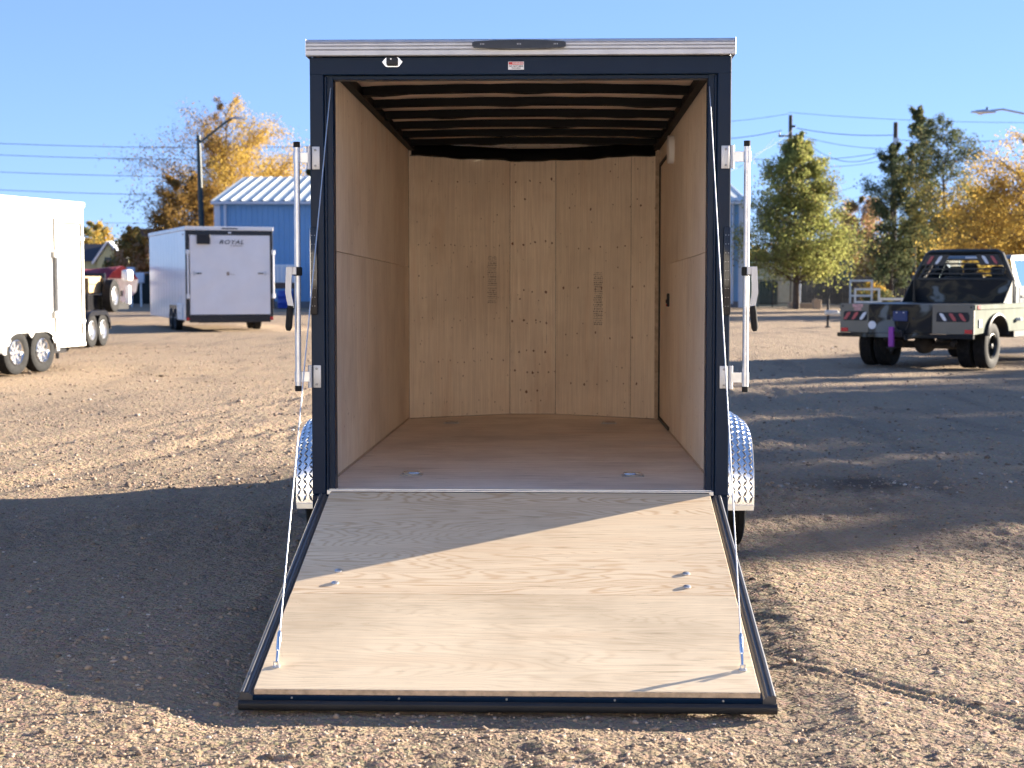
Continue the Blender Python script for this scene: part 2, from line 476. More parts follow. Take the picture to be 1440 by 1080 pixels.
def gravel_mat():
    t = NT('gravel_yard'); v = t.coord(kind='Object')
    big = t.noise(v, 0.22, 4, 0.6)
    mid = t.noise(v, 1.7, 5, 0.65)
    fine = t.noise(v, 28, 5, 0.75)
    vor = t.n('TexVoronoi', feature='F1'); vor.inputs['Scale'].default_value = 55; t.l(v, vor.inputs['Vector'])
    vor2 = t.n('TexVoronoi', feature='F1'); vor2.inputs['Scale'].default_value = 17; t.l(v, vor2.inputs['Vector'])
    c = t.ramp(fine, [(0.28, (0.19, 0.137, 0.09)), (0.5, (0.38, 0.276, 0.175)), (0.72, (0.54, 0.41, 0.28))])
    c = t.mix(0.45, c, t.mix(0.55, (0.42, 0.32, 0.225), vor.outputs['Color'], 'MULTIPLY'))
    c = t.mix(t.math('MULTIPLY', t.ramp(big, [(0.40, 0.0), (0.62, 1.0)]), 0.40), c, (0.26, 0.195, 0.14))
    c = t.mix(t.math('MULTIPLY', t.ramp(mid, [(0.5, 0.0), (0.78, 1.0)]), 0.5), c, (0.44, 0.31, 0.185))
    # compacted darker wheel lanes and one old oil stain
    ln = t.n('Mapping'); ln.inputs['Scale'].default_value = (0.9, 0.16, 1); ln.inputs['Rotation'].default_value = (0, 0, 0.5); t.l(v, ln.inputs['Vector'])
    lane = t.ramp(t.noise(ln.outputs[0], 1.6, 5, 0.62, 0.6), [(0.52, 0.0), (0.66, 1.0)])
    c = t.mix(t.math('MULTIPLY', lane, 0.5), c, (0.17, 0.13, 0.098))
    ln2 = t.n('Mapping'); ln2.inputs['Scale'].default_value = (0.35, 1.1, 1); ln2.inputs['Location'].default_value = (3, 7, 0); t.l(v, ln2.inputs['Vector'])
    spot = t.ramp(t.noise(ln2.outputs[0], 1.1, 6, 0.7), [(0.60, 0.0), (0.70, 1.0)])
    c = t.mix(t.math('MULTIPLY', spot, 0.55), c, (0.12, 0.09, 0.068))
    om = t.n('Mapping'); om.vector_type = 'POINT'; om.inputs['Location'].default_value = (-2.65 / 0.95, -4.45 / 1.0, 0); om.inputs['Scale'].default_value = (1 / 0.95, 1 / 1.0, 0); t.l(v, om.inputs['Vector'])
    ol = t.n('VectorMath', operation='LENGTH'); t.l(om.outputs[0], ol.inputs[0])
    oil = t.ramp(t.math('ADD', ol.outputs['Value'], t.math('MULTIPLY', t.noise(v, 2.5, 5, 0.7), 0.7)), [(0.55, 1.0), (1.15, 0.0)])
    c = t.mix(t.math('MULTIPLY', oil, 0.7), c, (0.055, 0.042, 0.035))
    t.l(c, t.b.inputs['Base Color'])
    t.set(Roughness=0.95); t.b.inputs['Specular IOR Level'].default_value = 0.2
    h = t.math('ADD', t.math('MULTIPLY', t.math('SUBTRACT', 1.0, vor.outputs['Distance']), 0.5), t.math('MULTIPLY', fine, 0.9))
    h = t.math('ADD', h, t.math('MULTIPLY', t.math('SUBTRACT', 1.0, vor2.outputs['Distance']), 1.0))
    h = t.math('ADD', h, t.math('MULTIPLY', t.noise(v, 6, 5, 0.7), 1.5))
    t.bump(h, 0.9, 0.035)
    return t.m
M['gravel'] = gravel_mat()
go = npmesh('ground', np.stack([GX, GY, GZ], -1).reshape(-1, 3), gf, M['gravel'], smooth=True)
tag(go, kind='structure')

def stones():
    import bmesh as _b
    bm = bmesh.new(); bmesh.ops.create_icosphere(bm, subdivisions=1, radius=1)
    bv = np.array([v.co[:] for v in bm.verts]); bf = np.array([[v.index for v in f.verts] for f in bm.faces]); bm.free()
    n1, n2 = 30000, 14000
    # near field: dense, small
    d = 4.6 + 8.0 * RNG.random(n1) ** 1.5
    px = RNG.uniform(-60, 1500, n1)
    P = [(CAM_LOC + float(Z) * (CF + float(p - 720) / FPX * CR)) for Z, p in zip(d, px)]
    X = np.array([p.x for p in P]); Y = np.array([p.y for p in P])
    S = 0.003 + 0.006 * RNG.random(n1) ** 3 + 0.011 * (RNG.random(n1) ** 30)
    d2 = 12 + 26 * RNG.random(n2) ** 1.3
    px2 = RNG.uniform(-60, 1500, n2)
    P2 = [(CAM_LOC + float(Z) * (CF + float(p - 720) / FPX * CR)) for Z, p in zip(d2, px2)]
    X = np.concatenate([X, [p.x for p in P2]]); Y = np.concatenate([Y, [p.y for p in P2]])
    S = np.concatenate([S, 0.007 + 0.012 * RNG.random(n2) ** 2.5 + 0.02 * RNG.random(n2) ** 30])
    keep = (vnoise(X * 0.6, Y * 0.6, 21) + 0.5 + 0.35 * RNG.random(len(X))) > 0.42
    X, Y, S = X[keep], Y[keep], S[keep]
    n = len(X)
    Z = ground_h(X, Y) * np.clip(1.6 - np.hypot(X, Y) / 60, 0.15, 1) + S * 0.15
    jit = 1 + 0.42 * (RNG.random((n, 12, 1)) - 0.5) * 2
    V = bv[None] * jit * np.stack([RNG.uniform(0.7, 1.5, n), RNG.uniform(0.7, 1.3, n), RNG.uniform(0.45, 0.85, n)], -1)[:, None, :] * S[:, None, None]
    a = RNG.uniform(0, 2 * PI, n); ca, sa = np.cos(a)[:, None], np.sin(a)[:, None]
    Vx = V[..., 0] * ca - V[..., 1] * sa + X[:, None]; Vy = V[..., 0] * sa + V[..., 1] * ca + Y[:, None]
    Vz = V[..., 2] + Z[:, None]
    F = bf[None] + (np.arange(n) * 12)[:, None, None]
    t = NT('gravel_stone'); g = t.n('NewGeometry')
    c = t.ramp(g.outputs['Random Per Island'], [(0.0, (0.13, 0.095, 0.07)), (0.4, (0.26, 0.19, 0.135)), (0.75, (0.34, 0.25, 0.175)), (0.95, (0.36, 0.28, 0.22)), (1.0, (0.50, 0.45, 0.40))])
    t.l(c, t.b.inputs['Base Color']); t.set(Roughness=0.9)
    o = npmesh('gravel', np.stack([Vx, Vy, Vz], -1).reshape(-1, 3), F.reshape(-1, 3), t.m)
    tag(o, 'loose brown and grey gravel stones scattered over the yard', 'gravel', kind='stuff')
stones()

# ------------------------------------------------------------------ wheels
def tyre_mb(r, rim, w, seg=72, tread=0.007, x0=0.0, cols=5):
    """tyre about the x axis, from x0 to x0+w, with grooved tread blocks"""
    mb = MB(); prof = []
    half = w / 2; c = x0 + half
    prof += [(c - half * 0.72, rim), (c - half * 0.93, rim + (r - rim) * 0.2), (c - half, rim + (r - rim) * 0.5), (c - half * 0.97, rim + (r - rim) * 0.8), (c - half * 0.86, r - 0.006)]
    ts = []
    tw = half * 1.62; x = c - tw / 2; step = tw / cols; g = 0.012 * w / 0.2
    for i in range(cols):
        ts += [(x + i * step + g / 2, r), (x + (i + 1) * step - g / 2, r)]
        if i < cols - 1: ts += [(x + (i + 1) * step - g / 2 + 0.001, r - tread), (x + (i + 1) * step + g / 2 - 0.001, r - tread)]
    j0 = len(prof)
    prof += ts
    prof += [(c + half * 0.86, r - 0.006), (c + half * 0.97, rim + (r - rim) * 0.8), (c + half, rim + (r - rim) * 0.5), (c + half * 0.93, rim + (r - rim) * 0.2), (c + half * 0.72, rim)]
    j1 = j0 + len(ts)
    def fn(k, j):
        if j0 <= j < j1 and prof[j][1] == r:
            colm = (j - j0) // 4
            return -tread if (k + colm * 2) % 4 == 0 else 0.0
        return 0.0
    prof = prof + [prof[0]]
    mb.lathe(prof, (0, 0, 0), 'x', seg, fn)
    return mb

def rim_mb(rim, x_out, side=1, spokes=8, depth=0.09, hub=0.045):
    """spoked wheel disc; outer face at x_out, side +1 faces +x"""
    mb = MB(); s = side
    mb.lathe([(x_out - s * 0.16, rim * 0.98), (x_out - s * 0.02, rim * 1.0), (x_out, rim * 1.04), (x_out + s * 0.004, rim * 1.0), (x_out - s * 0.03, rim * 0.9), (x_out - s * 0.16, rim * 0.88)], (0, 0, 0), 'x', 36)
    mb.lathe([(x_out - s * depth, 0.0001), (x_out - s * depth, rim * 0.9), (x_out - s * (depth + 0.012), rim * 0.9), (x_out - s * (depth + 0.012), 0.0001)], (0, 0, 0), 'x', 28)
    for k in range(spokes):
        a = 2 * PI * k / spokes
        Mx = Matrix.Rotation(a, 4, 'X')
        mb.box(min(x_out - s * depth, x_out - s * (depth - 0.03)), max(x_out - s * depth, x_out - s * (depth - 0.03)), -rim * 0.13, rim * 0.13, hub, rim * 0.9, 0.004, Mx)
    mb.lathe([(x_out - s * depth, hub * 1.5), (x_out - s * 0.035, hub * 1.2), (x_out - s * 0.005, hub * 0.9), (x_out - s * 0.0, 0.0001)], (0, 0, 0), 'x', 20)
    for k in range(5):
        a = 2 * PI * k / 5
        y, z = hub * 1.25 * math.cos(a), hub * 1.25 * math.sin(a)
        mb.cyl((x_out - s * depth, y, z), (x_out - s * (depth - 0.04), y, z), 0.009, 6)
    return mb

def wheel(parent, loc, r, rim, w, side, rim_mat, seg=72, tread=0.007, spokes=8, depth=0.09, cols=5):
    """wheel whose tyre spans w inward from its outer face at x=0 (side +1: outer face looks to +x)"""
    t = tyre_mb(r, rim, w, seg, tread, x0=-w if side > 0 else 0.0, cols=cols).build('tyre', M['rubber'], None, 30)
    h = bpy.data.objects.new('wheel', None); h.empty_display_size = 0.2
    lnk(h, parent); h.location = loc
    t.parent = h
    rim_mb(rim, -0.01 * side, side, spokes, depth).build('rim', rim_mat, h, 30)
    return h

# ------------------------------------------------------------------ the open cargo trailer (local frame: rear sill at y=0, floor z=0, nose +y)
TA = -R(0.74)
_Rt = Matrix.Rotation(TA, 3, 'X')
T_LOC = CAM_LOC - _Rt @ Vector((0.19, -7.887, 0.989))
trailer = empty('cargo_trailer', T_LOC, 0, 'black enclosed trailer with open plywood lined box and its ramp door lowered to gravel', 'cargo trailer')
trailer.rotation_euler = (TA, 0, 0)
D_WALL, D_NOSE = 4.78, 5.30
HW = 1.07                                     # half width of the box
# floor: three sheets laid across
yy = [0.055, 1.46, 2.86, 4.26, D_WALL]
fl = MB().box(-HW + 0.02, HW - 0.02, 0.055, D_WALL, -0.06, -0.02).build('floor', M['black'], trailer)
for a, b in zip(yy[:-1], yy[1:]):
    pl = MB().box(-1.026, 1.026, a + 0.001, b - 0.001, -0.02, 0.0, 0.002).build('plywood_sheet', M['ply_floor'], fl)
nose = MB().prism([(-1.026, D_WALL + 0.001), (1.026, D_WALL + 0.001), (0.20, D_NOSE + 0.02), (-0.22, D_NOSE + 0.02)], 'z', -0.02, 0.0).build('plywood_sheet', M['ply_floor'], fl)
th = MB(); th.box(-0.995, 0.995, -0.004, 0.053, -0.02, 0.003, 0.002)
th.box(-0.995, 0.995, 0.02, 0.026, 0.003, 0.006)
th.build('threshold_strip', M['zinc'], trailer)
# side walls: plywood sheets with the outer skin as the wall part
def side_wall(s):
    w = MB().box(s * (HW - 0.022) if s > 0 else -HW, HW if s > 0 else -(HW - 0.022), 0.12, D_WALL + 0.02, -0.18, 2.215, 0.002).build('side_wall', M['black_panel'], trailer)
    x0, x1 = (1.026, 1.044) if s > 0 else (-1.044, -1.026)
    cuts = [0.05, 2.02, 4.46, D_WALL] if s < 0 else [0.05, 2.10, 3.55]
    for a, b in zip(cuts[:-1], cuts[1:]):
        MB().box(x0, x1, a + 0.001, b - 0.001, 0.012, 1.248, 0.0015).build('plywood_sheet', M['ply_wall'], w)
        MB().box(x0, x1, a + 0.001, b - 0.001, 1.2515, 2.235, 0.0015).build('plywood_sheet', M['ply_wall'], w)
    if s > 0:
        MB().box(x0, x1, 3.57, D_WALL, 2.09, 2.235, 0.0015).build('plywood_sheet', M['ply_wall'], w)
    MB().box(x0 - 0.004 if s > 0 else x0 + 0.018, x0 if s > 0 else x1 + 0.004, 0.06, D_WALL, 0.001, 0.014).build('floor_trim', M['ply_edge'], w)
    return w
wl = side_wall(-1); wr = side_wall(1)
# side entrance door in the right wall, seen edge on from inside
dr = MB().box(1.030, 1.044, 3.60, 4.70, 0.03, 2.06, 0.002).build('side_door', M['ply_wall'], trailer)
g = MB(); g.box(1.018, 1.032, 4.715, 4.735, 0.0, 2.085, 0.003); g.box(1.018, 1.032, 3.57, 4.735, 2.068, 2.085, 0.003); g.box(1.018, 1.03, 3.60, 4.7, 0.002, 0.022, 0.003)
g.build('door_seal', M['gasket'], dr)
lt = MB(); lt.box(1.012, 1.03, 3.66, 3.72, 0.93, 1.03, 0.005); lt.box(1.004, 1.012, 3.675, 3.705, 0.955, 0.985, 0.003)
lt.build('latch', M['gasket'], dr)
MB().box(1.006, 1.012, 3.675, 3.705, 0.932, 0.95, 0.002).build('latch_lever', M['red_lens'], dr)
# small knots over the side walls
for s, w in ((-1, wl), (1, wr)):
    kb2 = MB(); q = random.Random(31 + s)
    for k in range(150):
        y, z, r = q.uniform(0.1, 4.6 if s < 0 else 3.5), q.uniform(0.03, 2.2), q.uniform(0.002, 0.006)
        vs = []
        for j in range(7):
            a = 2 * PI * j / 7 + k; rr = r * q.uniform(0.6, 1.2); vs.append(kb2.bm.verts.new((s * 1.0248, y + rr * math.cos(a), z + rr * 1.6 * math.sin(a))))
        kb2.bm.faces.new(vs)
    kb2.build('knot_marks', M['knot'], w, 0)['kind'] = 'stuff'
# trim post between door and front panel
MB().box(0.99, 1.026, D_WALL - 0.03, D_WALL - 0.005, 0.0, 2.19, 0.002).build('corner_trim', M['ply_edge'], trailer)
# front wall: three V-nose panels
fw = MB()
for (xa, ya, xb, yb) in ((-HW, D_WALL + 0.02, -0.24, D_NOSE + 0.06), (-0.24, D_NOSE + 0.06, 0.22, D_NOSE + 0.06), (0.22, D_NOSE + 0.06, HW, D_WALL + 0.02)):
    fw.prism([(xa, ya), (xb, yb), (xb, yb + 0.02), (xa, ya + 0.02)], 'z', -0.18, 2.262)
fw = fw.build('front_wall', M['black_panel'], trailer)
FP = [(-1.024, D_WALL, -0.212, D_NOSE), (-0.209, D_NOSE, 0.178, D_NOSE), (0.181, D_NOSE, 0.800, D_NOSE - (0.62 / 0.845) * (D_NOSE - D_WALL)), (0.803, D_NOSE - (0.622 / 0.845) * (D_NOSE - D_WALL), 1.024, D_WALL)]
for (xa, ya, xb, yb) in FP:
    MB().prism([(xa, ya), (xb, yb), (xb, yb + 0.018), (xa, ya + 0.018)], 'z', 0.004, 2.20).build('plywood_sheet', M['ply_front'], fw)
# knots and screw marks in rows over the front panels
def front_pt(x, z, off=0.0012):
    for (xa, ya, xb, yb) in FP:
        if xa - 0.01 <= x <= xb + 0.01:
            t = (x - xa) / (xb - xa); return Vector((x, ya + t * (yb - ya) - off, z)), Vector((xb - xa, yb - ya, 0)).normalized()
    return None, None
kb = MB(); rk = random.Random(5)
def knot(x, z, r):
    p, d = front_pt(x, z)
    if p is None: return
    up = Vector((0, 0, 1)); n = rk.choice((7, 8, 9)); vs = []
    a0 = rk.random() * 6
    for k in range(n):
        a = a0 + 2 * PI * k / n; rr = r * rk.uniform(0.65, 1.25)
        vs.append(kb.bm.verts.new(p + d * math.cos(a) * rr + up * math.sin(a) * rr * 1.3))
    kb.bm.faces.new(vs)
for zrow, nn, (x0, x1), r0 in ((1.96, 7, (-0.9, -0.25), .006), (1.66, 4, (-0.95, -0.25), .005), (1.43, 12, (-0.98, -0.25), .006), (1.26, 6, (-.98, -.25), .005), (1.00, 8, (-1.0, -0.25), .006), (0.82, 11, (-1.0, -0.25), .005),
                              (0.47, 10, (-1.0, -0.25), .006), (0.12, 6, (-1.0, -.25), .005), (0.02, 6, (-1.0, -.25), .006), (1.99, 4, (-0.19, 0.16), .010), (1.85, 1, (-0.15, 0.0), .009), (1.46, 6, (-0.20, 0.17), .010),
                              (1.06, 3, (-0.18, 0.15), .011), (0.98, 2, (-.18, .1), .008), (0.80, 6, (-0.2, 0.15), .010), (0.55, 4, (-0.19, 0.1), .010), (0.36, 5, (-0.19, 0.16), .010), (.2, 2, (-.18, .1), .012),
                              (2.03, 2, (0.3, 0.9), .006), (1.75, 5, (0.28, 0.95), .009), (1.42, 7, (0.22, 0.95), .007), (1.08, 7, (0.22, 0.95), .009), (0.68, 6, (0.22, 0.95), .008), (0.27, 6, (0.22, 0.95), .009), (0.02, 4, (.25, .95), .006)):
    for k in range(nn):
        knot(x0 + (x1 - x0) * (k + rk.uniform(0.1, 0.9)) / nn, zrow + rk.gauss(0, 0.012), r0 * 0.85 * rk.uniform(0.6, 1.2))
for k in range(70):
    knot(rk.uniform(-1, 1), rk.uniform(0.05, 2.15), rk.uniform(0.003, 0.0055))
o = kb.build('knot_marks', M['knot'], fw, 0); o['kind'] = 'stuff'
# grade stamps: illegible printed bars
def stamp(x, z0, z1, seed):
    mb = MB(); q = random.Random(seed); z = z1
    _, d = front_pt(x, z0)
    def patch(u0, u1, za, zb):
        p, _ = front_pt(x, za, 0.0016)
        mb.quad(p + d * u0, p + d * u1, p + d * u1 + Vector((0, 0, zb - za)), p + d * u0 + Vector((0, 0, zb - za)))
    w = 0.045
    while z > z0:
        h = q.choice((0.006, 0.008, 0.012))
        if q.random() < 0.25:
            patch(-w, w, z - 0.004, z)
        else:
            u = -w * q.uniform(0.7, 1)
            while u < w * 0.9:
                l = q.choice((0.004, 0.007, 0.012)); patch(u, min(w, u + l), z - h, z); u += l + q.choice((0.003, 0.005, 0.009))
        z -= h + q.choice((0.006, 0.009))
    return mb.build('grade_stamp', M['stamp'], fw, 0)
stamp(-0.36, 0.96, 1.35, 3); stamp(0.535, 0.78, 1.21, 8)
# rear posts, jamb stops, header, sill
for s in (-1, 1):
    a, b = (1.0, HW) if s > 0 else (-HW, -1.0)
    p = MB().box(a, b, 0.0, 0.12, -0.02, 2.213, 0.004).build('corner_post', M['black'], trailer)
    a2, b2 = (0.955, 0.9985) if s > 0 else (-0.9985, -0.955)
    j = MB(); j.box(a2, b2, 0.028, 0.10, 0.0, 2.13, 0.003); xg = 0.992 * s
    j.box(xg - 0.006, xg + 0.006, 0.012, 0.03, 0.0, 2.12, 0.003)
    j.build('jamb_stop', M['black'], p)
    MB().box(min(s * 0.955, s * 1.0), max(s * 0.955, s * 1.0), 0.101, 0.118, 0.0, 2.13).build('jamb_edge', M['gasket'], p)
    # long smoked tail lamp on the outer edge of the post
    cx = s * 1.053
    ll = MB(); ll.box(cx - 0.019, cx + 0.019, -0.022, -0.001, 0.905, 1.355, 0.009, seg=2)
    ll = ll.build('tail_lamp', M['smoke_lens'], p)
    dt = MB()
    for k in range(9):
        for q in (-0.008, 0.006):
            dt.box(cx + q - 0.002, cx + q + 0.002, -0.0235, -0.022, 0.95 + k * 0.045, 0.953 + k * 0.045)
    dt.build('led_dots', M['led'], ll)['kind'] = 'stuff'
    # reflector low on the frame
    MB().box(min(s * 0.985, s * 1.035), max(s * 0.985, s * 1.035), -0.014, -0.001, -0.175, -0.105, 0.006, seg=2).build('red_reflector', M['red_lens'], trailer)
hd = MB(); hd.box(-HW, HW, -0.002, 0.12, 2.125, 2.214, 0.004); hd.box(-0.998, 0.998, 0.03, 0.10, 2.105, 2.124, 0.002)
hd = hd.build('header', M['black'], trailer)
sl = MB(); sl.box(-HW, HW, 0.002, 0.12, -0.20, -0.022, 0.004)
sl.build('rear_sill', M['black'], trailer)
# roof edge cap with ribs
cp = MB(); z0 = 2.216
prof = [(-0.030, z0), (-0.034, z0 + 0.004), (-0.034, z0 + 0.026), (-0.030, z0 + 0.030), (-0.036, z0 + 0.034), (-0.036, z0 + 0.044), (-0.031, z0 + 0.048), (-0.036, z0 + 0.052), (-0.036, z0 + 0.060), (-0.030, z0 + 0.064), (-0.034, z0 + 0.068), (-0.030, z0 + 0.078), (-0.018, z0 + 0.084), (0.16, z0 + 0.088), (0.16, z0 + 0.06), (-0.005, z0 + 0.058), (-0.005, z0)]
cp.prism(prof, 'x', -1.082, 1.082)
M['mill_alu'] = paint('mill_finish_aluminium', (0.50, 0.51, 0.53), 0.55, metal=0.8, var=0.1, scale=10, bump=0.05, bscale=150)
cap = cp.build('roof_edge_cap', M['mill_alu'], trailer, 20)
for s in (-1, 1):
    MB().box(min(s * 1.0825, s * 1.086), max(s * 1.0825, s * 1.086), -0.036, 0.16, z0, z0 + 0.086, 0.001).build('end_plate', M['alu'], cap)
    MB().box(min(s * 1.071, s * 1.083), max(s * 1.071, s * 1.083), 0.16, D_WALL, 2.19, 2.29, 0.004).build('side_cap', M['alu'], trailer)
# centre light bar on the cap
lb = MB(); cx = 0.0 - 0.003; hw = 0.235
poly = [(-hw, -0.002), (-hw + 0.010, -0.009), (-hw * 0.5, -0.014), (0.0, -0.016), (hw * 0.5, -0.014), (hw - 0.010, -0.009), (hw, -0.002), (hw, 0.014), (hw - 0.010, 0.021), (hw * 0.5, 0.027), (0.0, 0.029), (-hw * 0.5, 0.027), (-hw + 0.010, 0.021), (-hw, 0.014)]
lb.prism([(cx + u, z0 + 0.044 + v) for u, v in poly], 'y', -0.062, -0.034)
lb = lb.build('light_bar', M['smoke_lens'], cap)
dd = MB()
for q in (-0.185, 0, 0.185):
    for k in (-1, 0, 1): dd.box(cx + q + k * 0.008 - 0.002, cx + q + k * 0.008 + 0.002, -0.0635, -0.062, z0 + 0.048, z0 + 0.055)
dd.build('led_dots', M['led'], lb)['kind'] = 'stuff'
# number plate lamp with plated bracket
pb = MB(); bx, bz = -0.647, 2.188
pb.prism([(bx - 0.052, bz), (bx - 0.034, bz + 0.020), (bx - 0.026, bz + 0.024), (bx + 0.026, bz + 0.024), (bx + 0.034, bz + 0.020), (bx + 0.052, bz), (bx + 0.034, bz - 0.022), (bx + 0.026, bz - 0.025), (bx - 0.026, bz - 0.025), (bx - 0.034, bz - 0.022)], 'y', -0.008, -0.003)
pb = pb.build('plate_lamp', M['chrome'], hd)
MB().box(bx - 0.029, bx + 0.029, -0.03, -0.008, bz - 0.019, bz + 0.022, 0.006, seg=2).build('lamp_body', M['gasket'], pb)
sm = MB()
for q in (-1, 1): sm.cyl((bx + q * 0.041, -0.011, bz), (bx + q * 0.041, -0.008, bz), 0.005, 8)
sm.cyl((bx - 0.005, -0.032, bz + 0.012), (bx - 0.005, -0.03, bz + 0.012), 0.004, 8)
sm.build('screws', M['zinc'], pb)['kind'] = 'stuff'
# warning sticker
sx_, sz_ = -0.019, 2.168
stk = MB().box(sx_ - 0.040, sx_ + 0.040, -0.0035, -0.0025, sz_ - 0.020, sz_ + 0.020).build('warning_sticker', M['sticker_white'], hd)
MB().box(sx_ - 0.037, sx_ + 0.037, -0.0045, -0.0036, sz_ + 0.005, sz_ + 0.018).build('red_band', M['sticker_red'], stk)
text_mesh('lettering', 'WARNING', 0.011, M['sticker_white'], stk, (sx_ + 0.008, -0.0052, sz_ + 0.0115), (PI / 2, 0, 0), ext=0.0002, bold=0.0003)
text_mesh('lettering', 'DO NOT RIDE', 0.011, M['ink'], stk, (sx_, -0.0042, sz_ - 0.003), (PI / 2, 0, 0), ext=0.0002, bold=0.0003)
text_mesh('lettering', 'THE INSIDE', 0.009, M['ink'], stk, (sx_, -0.0042, sz_ - 0.013), (PI / 2, 0, 0), ext=0.0002, bold=0.0002)
# roof skin and bows
rf = MB(); n = 10
top = []; bot = []
for i in range(n + 1):
    x = -1.07 + 2.14 * i / n; c = 0.022 * (1 - (x / 1.07) ** 2)
    top.append((x, 2.29 + c)); bot.append((x, 2.262 + c))
rf.prism(top + bot[::-1], 'x' if False else 'y', 0.16, D_WALL + 0.02)
rf = rf.build('roof', [M['white']], trailer)
ceil = MB()
rows = []
for j in range(41):
    y = 0.14 + (D_WALL - 0.16) * j / 40
    rows.append([(-1.045 + 2.09 * i / 20, y, 2.255 + 0.018 * (1 - ((-1.045 + 2.09 * i / 20) / 1.07) ** 2) + 0.004 * math.sin(i * 1.7 + j * 0.9) * math.sin(j * 1.3)) for i in range(21)])
ceil.sheet(rows)
M['liner'] = paint('roof_skin_ply_reflection', (0.70, 0.56, 0.43), 0.5, metal=0.0, var=0.25, scale=2.5, bump=0.15, bscale=6)  # tan base colour paints in the plywood mirrored by the bare roof metal
ceil.build('roof_liner', M['liner'], rf)
rb = random.Random(3)
M['bow'] = paint('black_roof_bow', (0.004, 0.004, 0.005), 0.5, var=0.3, spec=0.1)
for k in range(8):
    y = 0.20 + 0.61 * k
    bw = MB()
    nseg = 24; z_t = []
    drop = [0.006 * math.sin(i * rb.uniform(0.2, 0.5) + k) + rb.uniform(-0.002, 0.002) for i in range(nseg + 1)]
    for i in range(nseg):
        xa, xb = -1.024 + 2.048 * i / nseg, -1.024 + 2.048 * (i + 1) / nseg
    rows = []
    for i in range(nseg + 1):
        x = -1.024 + 2.048 * i / nseg; c = 0.018 * (1 - (x / 1.07) ** 2); w = 0.006 * math.sin(i * 0.55 + k * 1.9) + 0.004 * math.sin(i * 1.3 + k)
        rows.append([(x, y - 0.028, 2.253 + c), (x, y - 0.022, 2.206 + c + w * 0.6), (x, y - 0.008, 2.202 + c + w * 0.3), (x, y - 0.005, 2.212 + c), (x, y + 0.008, 2.212 + c), (x, y + 0.012, 2.202 + c), (x, y + 0.026, 2.204 + c + w), (x, y + 0.03, 2.253 + c)])
    bw.sheet(rows)
    bw.build('roof_bow', M['bow'], rf)
for q in (-1, 1):
    MB().box(min(q * 0.975, q * 1.0245), max(q * 0.975, q * 1.0245), 0.13, D_WALL - 0.02, 2.198, 2.252, 0.003).build('cove_trim', M['bow'], rf)
# sagging black trim over the front panels
rows = []
for i in range(31):
    x = -1.02 + 2.04 * i / 30
    p, d = front_pt(x, 2.2); nrm = Vector((d.y, -d.x, 0))
    w = 0.010 * math.sin(i * 0.8) + 0.006 * math.sin(i * 1.9)
    b = p + nrm * 0.006
    rows.append([(b.x, b.y, 2.265), (b.x + nrm.x * .03, b.y + nrm.y * .03, 2.22 + w), (b.x + nrm.x * .03, b.y + nrm.y * .03, 2.165 + w * 0.7), (b.x, b.y, 2.155 + w * 0.5)])
ft = MB(); ft.sheet(rows); ft.build('front_roof_trim', M['bow'], trailer)
MB().prism([(-1.03, D_WALL), (1.03, D_WALL), (0.22, D_NOSE + 0.05), (-0.24, D_NOSE + 0.05)], 'z', 2.262, 2.285).build('nose_roof', M['white'], rf)
# dome light on the right wall
dm = MB(); pr = []
for k in range(20):
    a = 2 * PI * k / 20; pr.append((3.30 + 0.19 * math.copysign(abs(math.cos(a)) ** 0.6, math.cos(a)) * 0.55, 2.06 + 0.10 * math.sin(a)))
dm.prism(pr, 'x', 0.985, 1.026)
dm = dm.build('dome_light', M['sticker_white'], wr)
# recessed tie-down rings
for (px, py) in ((0.0, 0.0),) * 0: pass
for (x, y) in ((-0.625, 0.73), (0.615, 0.72), (-0.645, 4.32), (0.605, 4.33)):
    dn = MB(); dn.box(x - 0.062, x + 0.062, y - 0.055, y + 0.055, 0.0005, 0.004, 0.002)
    dn = dn.build('tie_down', M['zinc'], fl)
    rg = MB(); rg.tube([(x - 0.04, y + 0.02, 0.012), (x - 0.04, y - 0.03, 0.012), (x - 0.02, y - 0.042, 0.013), (x + 0.02, y - 0.042, 0.013), (x + 0.04, y - 0.03, 0.012), (x + 0.04, y + 0.02, 0.012)], 0.006, 8)
    rg.box(x - 0.05, x + 0.05, y + 0.012, y + 0.03, 0.004, 0.019, 0.004)
    o = rg.build('d_ring', M['chrome'], None)
    lnk2 = o; o.parent = fl
